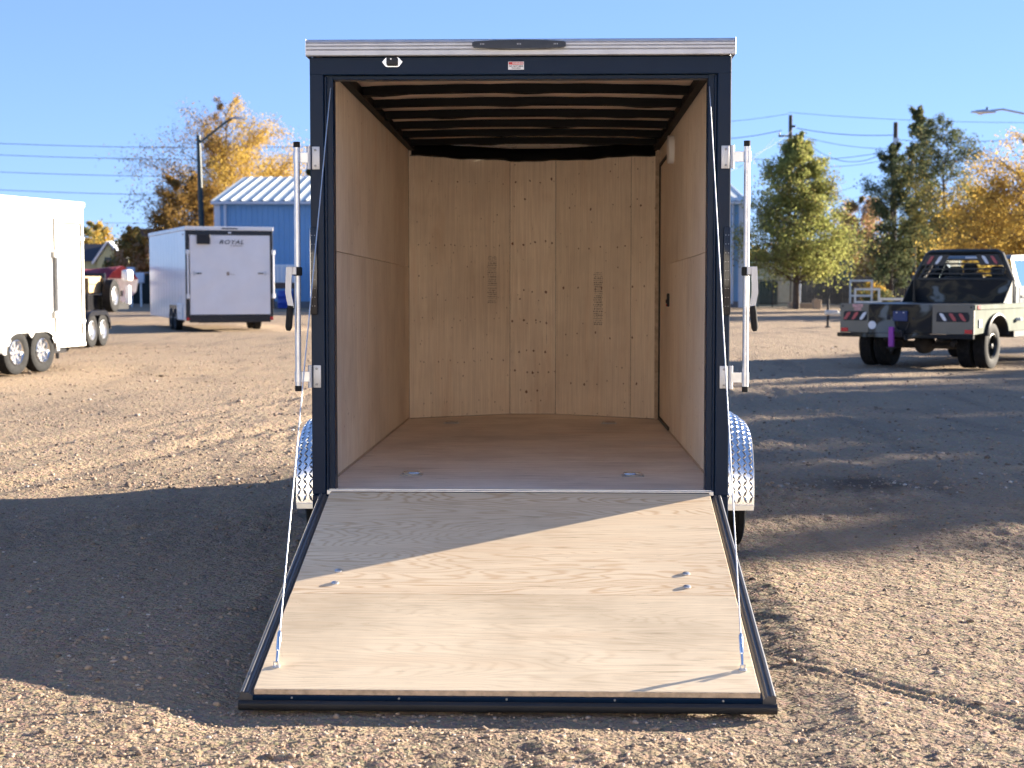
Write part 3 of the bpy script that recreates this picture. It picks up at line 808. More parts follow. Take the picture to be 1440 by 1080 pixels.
# chassis below
ch = MB()
for s in (-1, 1): ch.box(min(s * 0.85, s * 0.95), max(s * 0.85, s * 0.95), 0.13, D_WALL, -0.19, -0.062, 0.003)
for k in range(8): ch.box(-0.85, 0.85, 0.4 + 0.6 * k, 0.46 + 0.6 * k, -0.15, -0.062)
ch.box(-0.05, 0.05, D_WALL, 6.6, -0.16, -0.06, 0.003)
for s in (-1, 1): ch.tube([(s * 0.85, D_WALL - 0.2, -0.11), (0.05 * s, 6.3, -0.11)], 0.05, 4)
ch.build('chassis', M['black'], trailer)
AX = 1.60
MB().cyl((-1.08, AX, -0.20), (1.08, AX, -0.20), 0.04, 12).build('axle', M['black'], trailer)
RT = 0.343
_zc = RT - (T_LOC.z + AX * math.sin(TA)) + 0.005
for s in (-1, 1):
    wheel(trailer, (s * 1.325, AX, _zc), RT, 0.19, 0.205, s, M['zinc'], seg=88, tread=0.008, spokes=6, cols=5)
    # diamond plate mudguard: arc with flat legs, rounded over the outer edge
    mb = MB(); bars = MB(); NU, NV = 10, 40
    def fsurf(u, v, off=0.0, s=s):
        # v 0..1 from rear foot over the top to the front foot ; u 0..1 box side -> outer lip
        a = PI * v
        ry, rz = 0.47, 0.42
        yy_ = AX - ry * math.copysign(abs(math.cos(a)) ** 0.72, math.cos(a)); zz_ = _zc + 0.04 + rz * abs(math.sin(a)) ** 0.86 - 0.30 * 0
        zz_ = _zc - 0.05 + (zz_ - _zc - 0.04) * 1.33
        cr = 0.16 * max(0.0, u - 0.2) ** 2.0 * abs(math.sin(a)) ** 1.3
        x = s * (HW + 0.002 + (0.275) * u)
        n = Vector((0.35 * s * u ** 3, -math.cos(a), math.sin(a))).normalized()
        return Vector((x, yy_, zz_ - cr)) + n * off
    mb.sheet([[fsurf(i / NU, j / NV) for i in range(NU + 1)] for j in range(NV + 1)])
    # outer apron following the arc
    lip = []
    for j in range(NV + 1):
        p = fsurf(1, j / NV); q = p + Vector((s * 0.004, 0, 0)); cen = Vector((p.x, AX, _zc - 0.04))
        dd_ = (cen - p); dd_.x = 0
        lip.append([p, q + dd_.normalized() * 0.012, q + dd_.normalized() * 0.075])
    mb.sheet(lip)
    fm = mb.build('mudguard', M['tread'], trailer, 50)
    for j in range(1, 57):
        for i in range(0, 8):
            u0, v0 = (i + 0.5) / 8, j / 58
            d = 1 if (i + j) % 2 == 0 else -1
            du, dv = 0.050, 0.0105 * d
            a, b, m_ = fsurf(u0 - du, v0 - dv, 0.0005), fsurf(u0 + du, v0 + dv, 0.0005), fsurf(u0, v0, 0.006)
            w1 = fsurf(u0 - 0.014 * d * d, v0 + 0.0045 * d, 0.0006); w2 = fsurf(u0 + 0.014, v0 - 0.0045 * d, 0.0006)
            vs = [bars.bm.verts.new(p) for p in (a, w2, b, w1, m_)]
            for q in ((0, 1, 4), (1, 2, 4), (2, 3, 4), (3, 0, 4)): bars.bm.faces.new([vs[t] for t in q])
    o = bars.build('tread_bars', M['tread'], fm, 0); o['kind'] = 'stuff'
    # feet bracket
    MB().box(min(s * 1.075, s * 1.345), max(s * 1.075, s * 1.345), AX - 0.476, AX - 0.470, _zc - 0.07, _zc - 0.035, 0.002).build('mudguard_foot', M['alu'], fm)

M['trim_dark'] = paint('dark_anodised_trim', (0.10, 0.10, 0.105), 0.4, metal=0.3, var=0.1)
# ramp door: local frame with hinge at origin, y negative down the ramp, z normal
RA = math.atan2(0.513, 2.02)
def ramp_part(mb, name, mat, parent, smooth=35): return mb.build(name, mat, parent, smooth)
fr = MB(); fr.box(-0.985, 0.985, -2.095, -0.02, -0.060, -0.024, 0.003)
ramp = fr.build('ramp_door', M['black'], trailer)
ramp.location = (0, -0.012, -0.004); ramp.rotation_euler = (RA, 0, 0)
MB().box(-0.976, 0.973, -1.222, -0.006, -0.022, 0.0, 0.0015).build('plywood_sheet', M['ply_ramp'], ramp)
MB().box(-0.977, 0.972, -2.084, -1.225, -0.022, 0.0005, 0.0015).build('plywood_sheet', M['ply_ramp2'], ramp)
MB().box(-0.977, 0.972, -2.0862, -2.0842, -0.0225, -0.001).build('plywood_edge', M['ply_edge'], ramp)
for s in (-1, 1):
    pr = [(0.982, -0.058), (1.030, -0.058), (1.034, -0.050), (1.031, -0.010), (1.025, -0.003), (1.016, -0.003), (1.012, -0.010), (1.008, -0.010), (1.005, -0.005), (0.999, -0.005), (0.996, -0.012), (0.992, -0.012), (0.989, -0.018), (0.982, -0.022)]
    MB().prism([(s * a, b) for a, b in pr], 'y', -2.10, -0.02).build('edge_trim', M['trim_dark'], ramp, 25)
et = MB()
et.prism([(-2.118, -0.075), (-2.130, -0.064), (-2.134, -0.052), (-2.130, -0.040), (-2.118, -0.034), (-2.108, -0.036), (-2.106, -0.044), (-2.100, -0.044), (-2.097, -0.050), (-2.097, -0.075)], 'x', -1.034, 1.034)
et.build('end_trim', M['gasket'], ramp, 40)
sc_ = MB()
for k in range(5):
    x = -0.83 + 0.415 * k; sc_.cyl((x, -2.096, -0.030), (x, -2.100, -0.030), 0.004, 8)
sc_.build('end_screws', M['zinc'], ramp)['kind'] = 'stuff'
for x in (-0.98, 0.98):
    MB().box(x - 0.035, x + 0.035, -2.09, -2.0, -0.085, -0.061, 0.004).build('foot_block', M['rubber'], ramp)
for (x, y) in ((-0.800, -0.985), (-0.797, -1.115), (0.775, -0.995), (0.768, -1.135)):
    b = MB(); b.lathe([(0.0, 0.017), (0.004, 0.0165), (0.007, 0.011), (0.0075, 0.0001)], (x, y, 0.0005), 'z', 16)
    b.build('carriage_bolt', M['zinc'], ramp)
hg = MB(); hg.cyl((-0.97, -0.004, 0.004 - 0.010), (0.97, -0.004, -0.006), 0.008, 10)
hg.build('hinge_rod', M['black'], ramp)
# cables from the ramp up to the header corners
for s, A, B in ((-1, (-0.922, -1.905), (-0.968, 0.06, 2.105)), (1, (0.925, -1.905), (0.962, 0.06, 2.105))):
    a = Vector((A[0], A[1], 0.0)); rot = Matrix.Rotation(RA, 3, 'X'); aw = rot @ a + Vector((0, -0.012, -0.004))
    bw = Vector(B); dv = (bw - aw).normalized()
    an = MB(); an.box(A[0] - 0.014, A[0] + 0.014, A[1] - 0.012, A[1] + 0.012, 0.001, 0.005, 0.001)
    an.tube([(A[0] - 0.008, A[1], 0.004), (A[0] - 0.008, A[1] + 0.002, 0.022), (A[0] + 0.008, A[1] + 0.002, 0.022), (A[0] + 0.008, A[1], 0.004)], 0.004, 6)
    an.build('cable_anchor', M['zinc'], ramp)
    p0 = aw + dv * 0.018
    cb = MB(); cb.cyl(p0, bw, 0.0028, 8); cb = cb.build('ramp_cable', M['zinc'], trailer)
    tb = MB(); tb.cyl(p0, p0 + dv * 0.05, 0.006, 8); tb.tube([p0 + dv * 0.05, p0 + dv * 0.055, p0 + dv * 0.13, p0 + dv * 0.14], [0.006, 0.0085, 0.0085, 0.004], 10)
    tb.build('cable_end', M['chrome'], cb)
# bar locks folded out beside the posts
for s in (-1, 1):
    X = s * 1.147 if s > 0 else -1.133
    lock = MB()
    lock.tube([(X, -0.035, 0.535), (X, -0.035, 1.765)], 0.0155, 14)
    lock = lock.build('bar_lock', M['zinc'], trailer)
    for z in (0.53, 1.77):
        MB().cyl((X, -0.035, z - 0.014), (X, -0.035, z + 0.014), 0.017, 14).build('end_cap', M['rubber'], lock)
    for z in (0.59, 1.705):
        hp = MB(); xp = s * 1.040
        hp.box(xp - 0.020, xp + 0.020, -0.010, -0.0045, z - 0.058, z + 0.058, 0.008, seg=2)
        xk = s * 1.075
        hp.cyl((xk, -0.018, z - 0.058), (xk, -0.018, z + 0.058), 0.011, 12)
        hp = hp.build('hinge_plate', M['mill_alu'], lock)
        x0_, x1_ = sorted((xk, X))
        st = MB(); st.box(x0_, x1_, -0.034, -0.028, z - 0.026, z + 0.026, 0.001)
        st.lathe([(-0.027, 0.0185), (0.027, 0.0185), (0.027, 0.0165), (-0.027, 0.0165), (-0.027, 0.0185)], (X, -0.035, z), 'z', 16)
        st.build('strap', M['zinc'], lock)
    bs = MB()
    for z in (0.59, 1.705):
        for q in (-0.04, 0.04): bs.lathe([(-0.016, 0.0001), (-0.015, 0.006), (-0.010, 0.007)], (s * 1.043, 0, z + q), 'y', 10)
    bs.build('bolt_heads', M['knurl'], lock)['kind'] = 'stuff'
    # cam handle
    cl = MB(); z = 1.128
    cl.box(X - 0.021, X + 0.021, -0.062, -0.012, z - 0.022, z + 0.022, 0.004)
    cl.build('clamp_bracket', M['rubber'], lock)
    lv = MB(); q = s
    lv.box(min(X, X + q * 0.05), max(X, X + q * 0.05), -0.074, -0.063, z - 0.018, z + 0.024, 0.002)
    rows = []
    for (dx, dz) in ((0.030, 0.022), (0.034, -0.05), (0.036, -0.11), (0.028, -0.15), (0.022, -0.185)):
        xc = X + q * (dx + 0.005)
        rows.append([(xc - 0.015, -0.083, z + dz), (xc + 0.015, -0.083, z + dz), (xc + 0.015, -0.072, z + dz), (xc - 0.015, -0.072, z + dz), (xc - 0.015, -0.083, z + dz)])
    lv.sheet(rows); lv = lv.build('cam_handle', M['mill_alu'], lock)
    gr = MB(); gr.tube([(X + q * 0.029, -0.078, z - 0.175), (X + q * 0.033, -0.078, z - 0.20), (X + q * 0.040, -0.078, z - 0.285), (X + q * 0.042, -0.078, z - 0.302)], [0.016, 0.0175, 0.0175, 0.010], 12)
    gr.build('handle_grip', M['rubber'], lock)

# ------------------------------------------------------------------ parked trailers
def local_frame(px, Z, heading, z=0.0):
    """Empty location and z-rotation: local +y points 'heading' degrees right of the view axis"""
    return gp(px, Z, z), YAW - R(heading)

M['seam'] = paint('grey_seam_sealant', (0.10, 0.095, 0.085), 0.8)
# -- white trailer at the left edge of the picture (box side at local x=0, box to -x; first wheel at y=0, nose +y)
loc, rz = local_frame(22, 26.2, 15)
wt = empty('cargo_trailer', loc, rz, 'cream white enclosed trailer with a side door, cut off by the left edge', 'cargo trailer', 'enclosed cargo trailers')
trailer['group'] = 'enclosed cargo trailers'
bx0, bx1 = -2.35, -0.16
b = MB(); b.box(bx0, bx1, -4.6, 2.50, 0.40, 2.95, 0.015)
body = b.build('body', M['cream'], wt)
ex = MB()
for y in (-3.35, -2.1, -0.85, 0.36): ex.box(bx1, bx1 + 0.003, y, y + 0.012, 0.46, 2.9)
ex.build('panel_seams', M['seam'], body)['kind'] = 'stuff'
MB().box(bx0 - 0.02, bx1 + 0.022, -4.62, 2.52, 2.951, 3.05, 0.01).build('roof_trim', M['cream'], wt)
MB().box(bx1, bx1 + 0.01, -4.6, 2.50, 0.40, 0.47, 0.002).build('lower_trim', M['cream'], wt)
d = MB(); d.box(bx1 + 0.001, bx1 + 0.016, 1.16, 2.0, 0.62, 2.66, 0.004)
d = d.build('side_door', M['cream'], wt)
q_ = MB()
for a_ in ((1.1615, 1.19, 0.62, 2.66), (1.97, 1.9985, 0.62, 2.66), (1.19, 1.97, 2.63, 2.659), (1.19, 1.97, 0.621, 0.65)): q_.box(bx1 + 0.016, bx1 + 0.034, *a_)
q_.build('door_seal', M['seam'], d)
q_ = MB()
for a_ in ((1.085, 1.099, 0.58, 2.72), (2.051, 2.06, 0.58, 2.72), (1.1, 2.05, 2.7205, 2.7305), (1.1, 2.05, 0.548, 0.559)): q_.box(bx1 + 0.001, bx1 + 0.012, *a_)
q_.build('frame_seal', M['seam'], d)
f = MB(); f.box(bx1 + 0.001, bx1 + 0.030, 1.10, 1.16, 0.58, 2.72, 0.004); f.box(bx1 + 0.001, bx1 + 0.030, 2.0, 2.05, 0.58, 2.72, 0.004)
f.box(bx1 + 0.001, bx1 + 0.03, 1.16, 2.0, 2.661, 2.72, 0.004); f.box(bx1 + 0.001, bx1 + 0.03, 1.16, 2.0, 0.56, 0.619, 0.004)
f.build('door_frame', M['cream'], d)
MB().box(bx1 + 0.016, bx1 + 0.05, 1.13, 1.75, 2.70, 2.74, 0.004).build('drip_cap', M['cream'], d)
h = MB(); h.box(bx1 + 0.016, bx1 + 0.04, 1.22, 1.30, 1.46, 1.53, 0.005); h.tube([(bx1 + 0.045, 1.26, 1.49), (bx1 + 0.05, 1.48, 1.485)], 0.010, 8)
h.build('door_handle', M['zinc'], d)
br = MB(); br.cyl((bx1 + 0.05, 1.10, 0.98), (bx1 + 0.05, 1.10, 2.13), 0.022, 10)
br = br.build('bar_lock', M['knurl'], wt)
for z in (1.0, 2.08): MB().box(bx1 + 0.031, bx1 + 0.07, 1.03, 1.19, z - 0.06, z + 0.06, 0.008).build('hinge_plate', M['white'], br)
for z in (2.38, 0.86): MB().box(bx1 + 0.03, bx1 + 0.045, 1.92, 2.08, z - 0.03, z + 0.03, 0.005).build('door_hinge', M['white'], d)
MB().box(bx1, bx1 + 0.012, 0.30, 0.38, 0.80, 0.84, 0.004).build('marker_lamp', M['dull_red'], wt)
# tandem mudguard
def tandem_guard(parent, yA, yB, zc, r, x0, x1, mat, drop=0.25):
    mb = MB(); rows = []; N = 12
    path = []
    for k in range(N + 1):
        a = PI * 0.52 * k / N; path.append((yA - r * math.cos(a) * 1.0, zc + r * math.sin(a)))
    path = [(yA - r, zc - drop)] + path
    back = [((yA + yB) - y, z) for y, z in path][::-1]
    path = path + back
    for y, z in path: rows.append([(x0, y, z), (x1 - 0.03, y, z), (x1, y, z - 0.02)])
    mb.sheet(rows)
    rows = []
    cy_ = (yA + yB) / 2
    for y, z in path:
        dz = min(0.11, 0.11); dy = 0.08 * (1 if y < cy_ else -1) if z < zc + r * 0.8 else 0
        rows.append([(x1, y, z - 0.02), (x1 + 0.004, y + dy, z - 0.02 - (dz if z > zc + r * 0.5 else 0.0))])
    mb.sheet(rows)
    m_ = mb.build('mudguard', mat, parent, 40)
    return m_
for y in (0.0, 0.815):
    wheel(wt, (0.0, y, 0.385), 0.38, 0.205, 0.22, 1, M['chrome'], seg=48, spokes=8, depth=0.07, cols=4)
mg = tandem_guard(wt, 0.0, 0.815, 0.385, 0.46, bx1 - 0.001, 0.035, M['white'], 0.0)
gv = MB(); gv.prism([(0.25, 0.83), (0.565, 0.83), (0.50, 0.70), (0.41, 0.62), (0.32, 0.70)], 'x', 0.01, 0.03)
for k in range(4): gv.box(0.03, 0.036, 0.27 + k * 0.02, 0.545 - k * 0.02, 0.80 - k * 0.035, 0.815 - k * 0.035)
gv.build('mudguard_web', M['white'], mg)
MB().box(-0.6, bx1 - 0.01, -0.5, 1.3, 0.30, 0.40).build('axle_beam', M['black_panel'], wt)
MB().box(bx0 + 0.2, bx1 - 0.1, -4.4, 2.0, 0.30, 0.399).build('chassis', M['black_panel'], wt)
for y in (0.0, 0.815): wheel(wt, (bx0 - 0.16, y, 0.385), 0.38, 0.205, 0.22, -1, M['chrome'], seg=32, spokes=8, depth=0.07, cols=4)
d.location.y = 0.37; br.location.y = 0.37
tg = MB(); tg.tube([(bx0 + 0.25, 2.0, 0.36), (-1.25, 3.5, 0.4)], 0.05, 6); tg.tube([(bx1 - 0.1, 2.0, 0.36), (-1.25, 3.5, 0.4)], 0.05, 6); tg.cyl((-1.25, 3.3, 0.1), (-1.25, 3.3, 0.8), 0.035, 8)
tg.build('tongue', M['black_panel'], wt)

# -- added unseen white shop building behind the camera, its sunlit wall lighting the trailer
M['bounce_white'] = paint('white_bounce_sheet', (0.80, 0.78, 0.72), 0.5, var=0.03)
bounce = empty('bounce_building', (12.5, -17.2, 0), R(180 - 10), 'white metal shop building added unseen behind the camera to light the open trailer', 'building')
mb = MB(); Ls = 25.0; Hs_ = 4.8; pts = []
for k in range(int(Ls / 0.5)):
    x = k * 0.5; pts += [(x, 0), (x + 0.38, 0), (x + 0.41, -0.03), (x + 0.47, -0.03)]
pts.append((Ls, 0))
V0 = [mb.bm.verts.new((x, y, 0)) for x, y in pts]; V1 = [mb.bm.verts.new((x, y, Hs_)) for x, y in pts]
for k in range(len(pts) - 1): mb.bm.faces.new((V0[k], V0[k + 1], V1[k + 1], V1[k]))
mb.build('front_wall', M['bounce_white'], bounce, 20)
m = MB()
for x in (0.0, Ls): m.prism([(0.02, 0), (12, 0), (12, Hs_), (6, Hs_ + 1.4), (0.02, Hs_)], 'x', x, x + (0.1 if x == 0 else -0.1))
m.box(0.1, Ls - 0.1, 11.9, 12, 0, Hs_); m.build('other_walls', M['bounce_white'], bounce)
for y0, y1 in ((-0.3, 6.0), (12.3, 6.0)):
    m = MB(); m.prism([(y0, Hs_ + 0.01), (y1, Hs_ + 1.45), (y1, Hs_ + 1.5), (y0, Hs_ + 0.06)], 'x', -0.2, Ls + 0.2); m.build('roof', M['bounce_white'], bounce)
for x in (3.0, 19.0):
    dd = MB().box(x, x + 3.0, -0.06, -0.035, 0.02, 3.2, 0.01).build('roller_door', M['white'], bounce)
    for k in range(7): MB().box(x, x + 3.0, -0.075, -0.061, 0.1 + k * 0.44, 0.5 + k * 0.44, 0.008).build('door_panel', M['white'], dd)

# -- white ramp-door trailer with the ROYAL lettering (rear sill at y=0, nose +y, centred on x)
ROY_H = -21.0
loc, rz = local_frame(323, 47.6, ROY_H)
ry = empty('cargo_trailer', loc, rz, 'white enclosed trailer showing a closed rear ramp door marked ROYAL, before the blue shed', 'cargo trailer', 'enclosed cargo trailers')
W2 = 1.34
body = MB().box(-W2, W2, 0.05, 7.9, 0.36, 3.12, 0.01).build('body', M['white_skin'], ry)
sm = MB()
for k in range(1, 13): sm.box(-W2 - 0.004, -W2, 0.61 * k, 0.61 * k + 0.012, 0.4, 3.08)
sm.build('panel_seams', M['white_skin'], body)['kind'] = 'stuff'
MB().box(-W2 - 0.03, W2 + 0.03, -0.02, 7.92, 3.121, 3.24, 0.012).build('roof_trim', M['white'], ry)
fr = MB(); fr.box(-W2 - 0.01, -W2 + 0.10, -0.02, 0.049, 0.36, 3.12, 0.006); fr.box(W2 - 0.07, W2 + 0.01, -0.02, 0.049, 0.36, 3.12, 0.006)
fr.box(-W2 + 0.101, W2 - 0.071, -0.02, 0.049, 2.99, 3.12, 0.006); fr.box(-W2 + 0.101, W2 - 0.071, -0.03, 0.049, 0.30, 0.53, 0.006)
fr.build('rear_frame', M['black_panel'], ry)
rd = MB(); rows = []
for j in range(25):
    z = 0.545 + (2.97 - 0.545) * j / 24
    rows.append([(-W2 + 0.125 + (2 * W2 - 0.215) * i / 24, -0.045 + 0.006 * math.sin(i * 0.55 + 1.2 * math.sin(j * 0.4)) * math.sin(j * 0.45 + 0.5), z) for i in range(25)])
rd.sheet(rows); rd.box(-W2 + 0.13, W2 - 0.095, -0.030, 0.0, 0.55, 2.965)
door = rd.build('ramp_door', M['white_skin'], ry, 60)
cat_ = MB(); cat_.box(-W2 + 0.33, -W2 + 0.73, -0.16, -0.056, 2.70, 3.0, 0.01)
cat_.build('black_box', M['gasket'], door)
text_mesh('lettering', 'ROYAL', 0.17, M['ink'], door, (0.05, -0.055, 2.76), (PI / 2, 0, 0), shear=0.3, bold=0.003, space=1.12, sx=1.3, ext=0.002)
text_mesh('lettering', 'CARGO', 0.075, M['stamp'], door, (0.20, -0.055, 2.655), (PI / 2, 0, 0), shear=0.3, sx=1.5, ext=0.002)
for s in (-1, 1):
    hh = MB(); x = s * (W2 - 0.47); hh.box(min(x, x + s * 0.17), max(x, x + s * 0.17), -0.075, -0.05, 1.79, 1.82, 0.004)
    hh.build('bar_handle', M['gasket'], door)
    hh = MB(); hh.cyl((x + s * 0.17, -0.06, 1.80), (x + s * 0.42, -0.06, 1.80), 0.008, 6); hh.box(min(x + s * 0.20, x + s * 0.26), max(x + s * 0.20, x + s * 0.26), -0.07, -0.05, 1.74, 1.87, 0.004)
    hh.build('lock_strap', M['zinc'], door)
    xb = s * (W2 + (0.015 if s > 0 else -0.055))
    bl = MB(); bl.cyl((xb, -0.06, 1.04), (xb, -0.06, 2.50), 0.028, 8)
    bl = bl.build('bar_lock', M['white'], ry)
    for z in (1.10, 2.46): MB().box(xb - 0.05, xb + 0.06, -0.07, -0.021, z - 0.07, z + 0.07, 0.01).build('hinge_plate', M['white'], bl)
    MB().box(min(s * (W2 - 0.09), s * W2), max(s * (W2 - 0.09), s * W2), -0.04, -0.021 - 0.01, 0.37, 0.45, 0.004).build('red_reflector', M['red_lens'], ry)
lm = MB(); lm.box(-0.23, 0.25, -0.035, -0.02, 3.165, 3.20, 0.005); lm.build('light_bar', M['smoke_lens'], ry)
lm = MB(); lm.box(-0.04, 0.06, -0.035, -0.021, 3.03, 3.08, 0.005); lm.build('plate_lamp', M['clear_lens'], ry)
pl_ = MB(); pl_.box(-0.10, -0.02, -0.055, -0.05, 1.74, 1.85, 0.002); pl_.tube([(-0.02, -0.055, 1.79), (0.15, -0.055, 1.76)], 0.006, 6); pl_.build('sticker', M['stamp'], door)
MB().box(-W2 - 0.02, -W2 - 0.001, 0.35, 0.5, 2.98, 3.02, 0.004).build('marker_lamp', M['smoke_lens'], ry)
for s in (-1, 1):
    for y in (2.15, 3.02):
        wheel(ry, (s * (W2 + 0.03), y, 0.36), 0.355, 0.20, 0.22, s, M['black_panel'], seg=40, spokes=6, cols=4)
    MB().box(min(s * (W2 - 0.32), s * (W2 + 0.004)) , max(s * (W2 - 0.32), s * (W2 + 0.004)), 1.70, 3.47, 0.361, 0.86, 0.06).build('wheel_well', M['black_panel'], ry)
gp_ = MB(); gp_.box(-W2 - 0.03, -W2 - 0.002, 0.75, 1.66, 0.36, 0.86, 0.01)
gp_.build('stone_guard', M['white'], ry)
tg = MB(); tg.tube([(-0.9, 7.8, 0.42), (0, 9.2, 0.45)], 0.05, 6); tg.tube([(0.9, 7.8, 0.42), (0, 9.2, 0.45)], 0.05, 6); tg.cyl((0, 9.0, 0.05), (0, 9.0, 0.9), 0.04, 8)
tg.build('tongue', M['black_panel'], ry)
MB().box(-0.9, 0.9, 0.2, 7.8, 0.28, 0.36).build('chassis', M['black_panel'], ry)

# -- equipment trailer with timber side boards behind the cream trailer
M['board'] = ply_mat('side_board', (0.55, 0.38, 0.20), (0.36, 0.2, 0.09), 'y', ring_amt=0.4)
loc, rz = local_frame(129, 36.6, 3)
et_ = empty('equipment_trailer', loc, rz, 'black equipment trailer with timber side board and spare wheel behind the cream trailer', 'trailer')
for y in (0.0, 0.86):
    wheel(et_, (0.0, y, 0.415), 0.41, 0.22, 0.22, 1, M['zinc'], seg=40, spokes=6, cols=4)
tandem_guard(et_, 0.0, 0.86, 0.415, 0.48, -0.26, 0.03, M['black_panel'], 0.0)
fr = MB(); fr.box(-2.2, -0.27, -3.8, 2.0, 0.62, 0.74, 0.01); fr.box(-0.34, -0.27, -3.8, 2.0, 0.741, 1.25, 0.01); fr.box(-2.2, -2.13, -3.8, 2.0, 0.741, 1.25, 0.01)
for y in (-3.6, -2.3, -1.0, 0.3, 1.5): fr.box(-0.27, -0.20, y, y + 0.08, 0.70, 1.66, 0.006)
fr.build('frame', M['black_panel'], et_)
MB().box(-0.31, -0.275, -3.8, 1.55, 1.30, 1.50, 0.006).build('side_board', M['board'], et_)
MB().box(-0.31, -0.275, -3.8, 1.55, 1.51, 1.70, 0.006).build('side_board', M['board'], et_)
MB().box(-2.15, -0.3, 1.9, 2.02, 1.25, 1.78, 0.01).build('head_board', M['black_panel'], et_)
sp = wheel(et_, (0.10, 1.50, 1.22), 0.41, 0.22, 0.22, 1, M['zinc'], seg=40, spokes=6, cols=4)
sp.name = 'spare_wheel'
tg = MB(); tg.tube([(-2.1, 2.0, 0.6), (-1.2, 3.4, 0.55)], 0.06, 6); tg.tube([(-0.35, 2.0, 0.6), (-1.2, 3.4, 0.55)], 0.06, 6); tg.cyl((-1.2, 3.2, 0.1), (-1.2, 3.2, 1.0), 0.04, 8)
tg.build('tongue', M['black_panel'], et_)
# -- covered boat beyond it
loc, rz = local_frame(112, 58, -70)
bo = empty('boat', loc, rz, 'boat under a dark red cover with white wrapped motor behind the equipment trailer', 'boat')
M['maroon'] = paint('maroon_cover', (0.22, 0.02, 0.035), 0.8, var=0.3)
hl = MB(); rows = []; tp = []
for i in range(13):
    t = i / 12; y = -1.9 + 2.9 * t; w = 1.0 * (1 - t ** 3.5) + 0.02
    rows.append([(-w, y, 1.62 + 0.12 * t), (-w * 0.85, y, 1.15 + 0.2 * t), (0, y, 0.75 + 0.45 * t ** 2), (w * 0.85, y, 1.15 + 0.2 * t), (w, y, 1.62 + 0.12 * t)])
    tp.append([(-w * 1.02, y, 1.60 + 0.12 * t), (-w * 0.6, y, 1.9 + 0.12 * math.sin(i)), (0, y, 2.12 - 0.25 * t), (w * 0.6, y, 1.9 + 0.12 * math.sin(i)), (w * 1.02, y, 1.60 + 0.12 * t)])
hl.sheet(rows); hl.build('hull', M['white'], bo)
cv = MB(); cv.sheet(tp[:10]); cv.build('cover', M['maroon'], bo)
mo = MB(); mo.box(-0.22, 0.22, -2.25, -1.95, 1.55, 1.98, 0.1, seg=3); mo.box(-0.1, 0.1, -2.2, -2.05, 0.7, 1.4, 0.03)
mo.build('motor_wrap', M['white'], bo)
tl = MB(); tl.box(-0.8, 0.8, -1.6, -1.5, 0.5, 0.85); tl.box(-0.05, 0.05, -1.7, 1.5, 0.5, 0.6)
for s in (-1, 1): tl.lathe([(-0.1, 0.01), (-0.1, 0.32), (0.1, 0.32), (0.1, 0.01)], (s * 0.85, 0.4, 0.33), 'x', 20); tl.cyl((s * 0.5, -1.5, 0.5), (s * 0.5, -1.5, 1.2), 0.05, 6)
tl.build('cradle', M['black_panel'], bo)

# ------------------------------------------------------------------ blue metal building
BZ = 88.0
M['blue_wall'] = paint('blue_sheet_wall', (0.18, 0.37, 0.60), 0.45, var=0.06, scale=0.8)
M['roof_metal'] = paint('pale_roof_sheet', (0.56, 0.60, 0.57), 0.5, var=0.05, scale=0.5)
M['trim_white'] = paint('white_trim', (0.62, 0.66, 0.72), 0.5, var=0.05)
pL, pR = gp(303, BZ), gp(1046, BZ)
bl = empty('metal_building', pL, math.atan2(pR.y - pL.y, pR.x - pL.x), 'long blue metal sided building with white ribbed roof at the back of the yard', 'building')
LEN = (pR - pL).length; EV = hz(284, BZ); DEP = 21.0; RG = 8.05
mb = MB()
rib = 0.305; n = int(LEN / rib)
pts = []
for k in range(n):
    x = k * rib; pts += [(x, 0), (x + 0.20, 0), (x + 0.225, -0.035), (x + 0.28, -0.035)]
pts.append((LEN, 0))
V0 = [mb.bm.verts.new((x, y, 0)) for x, y in pts]; V1 = [mb.bm.verts.new((x, y, EV)) for x, y in pts]
for k in range(len(pts) - 1): mb.bm.faces.new((V0[k], V0[k + 1], V1[k + 1], V1[k]))
mb.build('front_wall', M['blue_wall'], bl, 20)
gw = MB()
for x in (0.0, LEN):
    gw.prism([(0.02, 0), (DEP, 0), (DEP, EV), (DEP / 2, RG), (0.02, EV)], 'x', x, x + (0.1 if x == 0 else -0.1))
gw.box(0.1, LEN - 0.1, DEP - 0.1, DEP, 0, EV)
gw.build('end_walls', M['blue_wall'], bl)
rfm = MB(); rows = []
def roof_side(y0, z0, y1, z1, name):
    mb = MB(); pts = []
    k = 0; x = -0.15
    while x < LEN + 0.15:
        pts += [(x, 0), (x + 0.40, 0), (x + 0.47, 0.045), (x + 0.55, 0.045), (x + 0.61, 0)]; x += 0.61
    A = [mb.bm.verts.new((px, y0, z0 + dz)) for px, dz in pts]; B = [mb.bm.verts.new((px, y1, z1 + dz)) for px, dz in pts]
    for k in range(len(pts) - 1): mb.bm.faces.new((A[k], A[k + 1], B[k + 1], B[k]))
    return mb.build(name, M['roof_metal'], bl, 20)
roof_side(-0.35, EV + 0.02, DEP / 2, RG + 0.05, 'roof'); roof_side(DEP + 0.35, EV + 0.02, DEP / 2, RG + 0.05, 'roof')
tr = MB(); tr.box(-0.15, LEN + 0.15, -0.36, -0.04, EV - 0.16, EV, 0.01); tr = tr.build('gutter', M['trim_white'], bl)
for x0, x1 in ((-0.02, 0.32), (LEN - 0.32, LEN + 0.02)): MB().box(x0, x1, -0.07, -0.037, 0.0, EV - 0.165).build('corner_trim', M['trim_white'], bl)
for x in (0.55, 9.2, 18.0, LEN - 0.75): MB().box(x, x + 0.13, -0.17, -0.04, 0.2, EV - 0.165, 0.02).build('downpipe', M['trim_white'], bl)
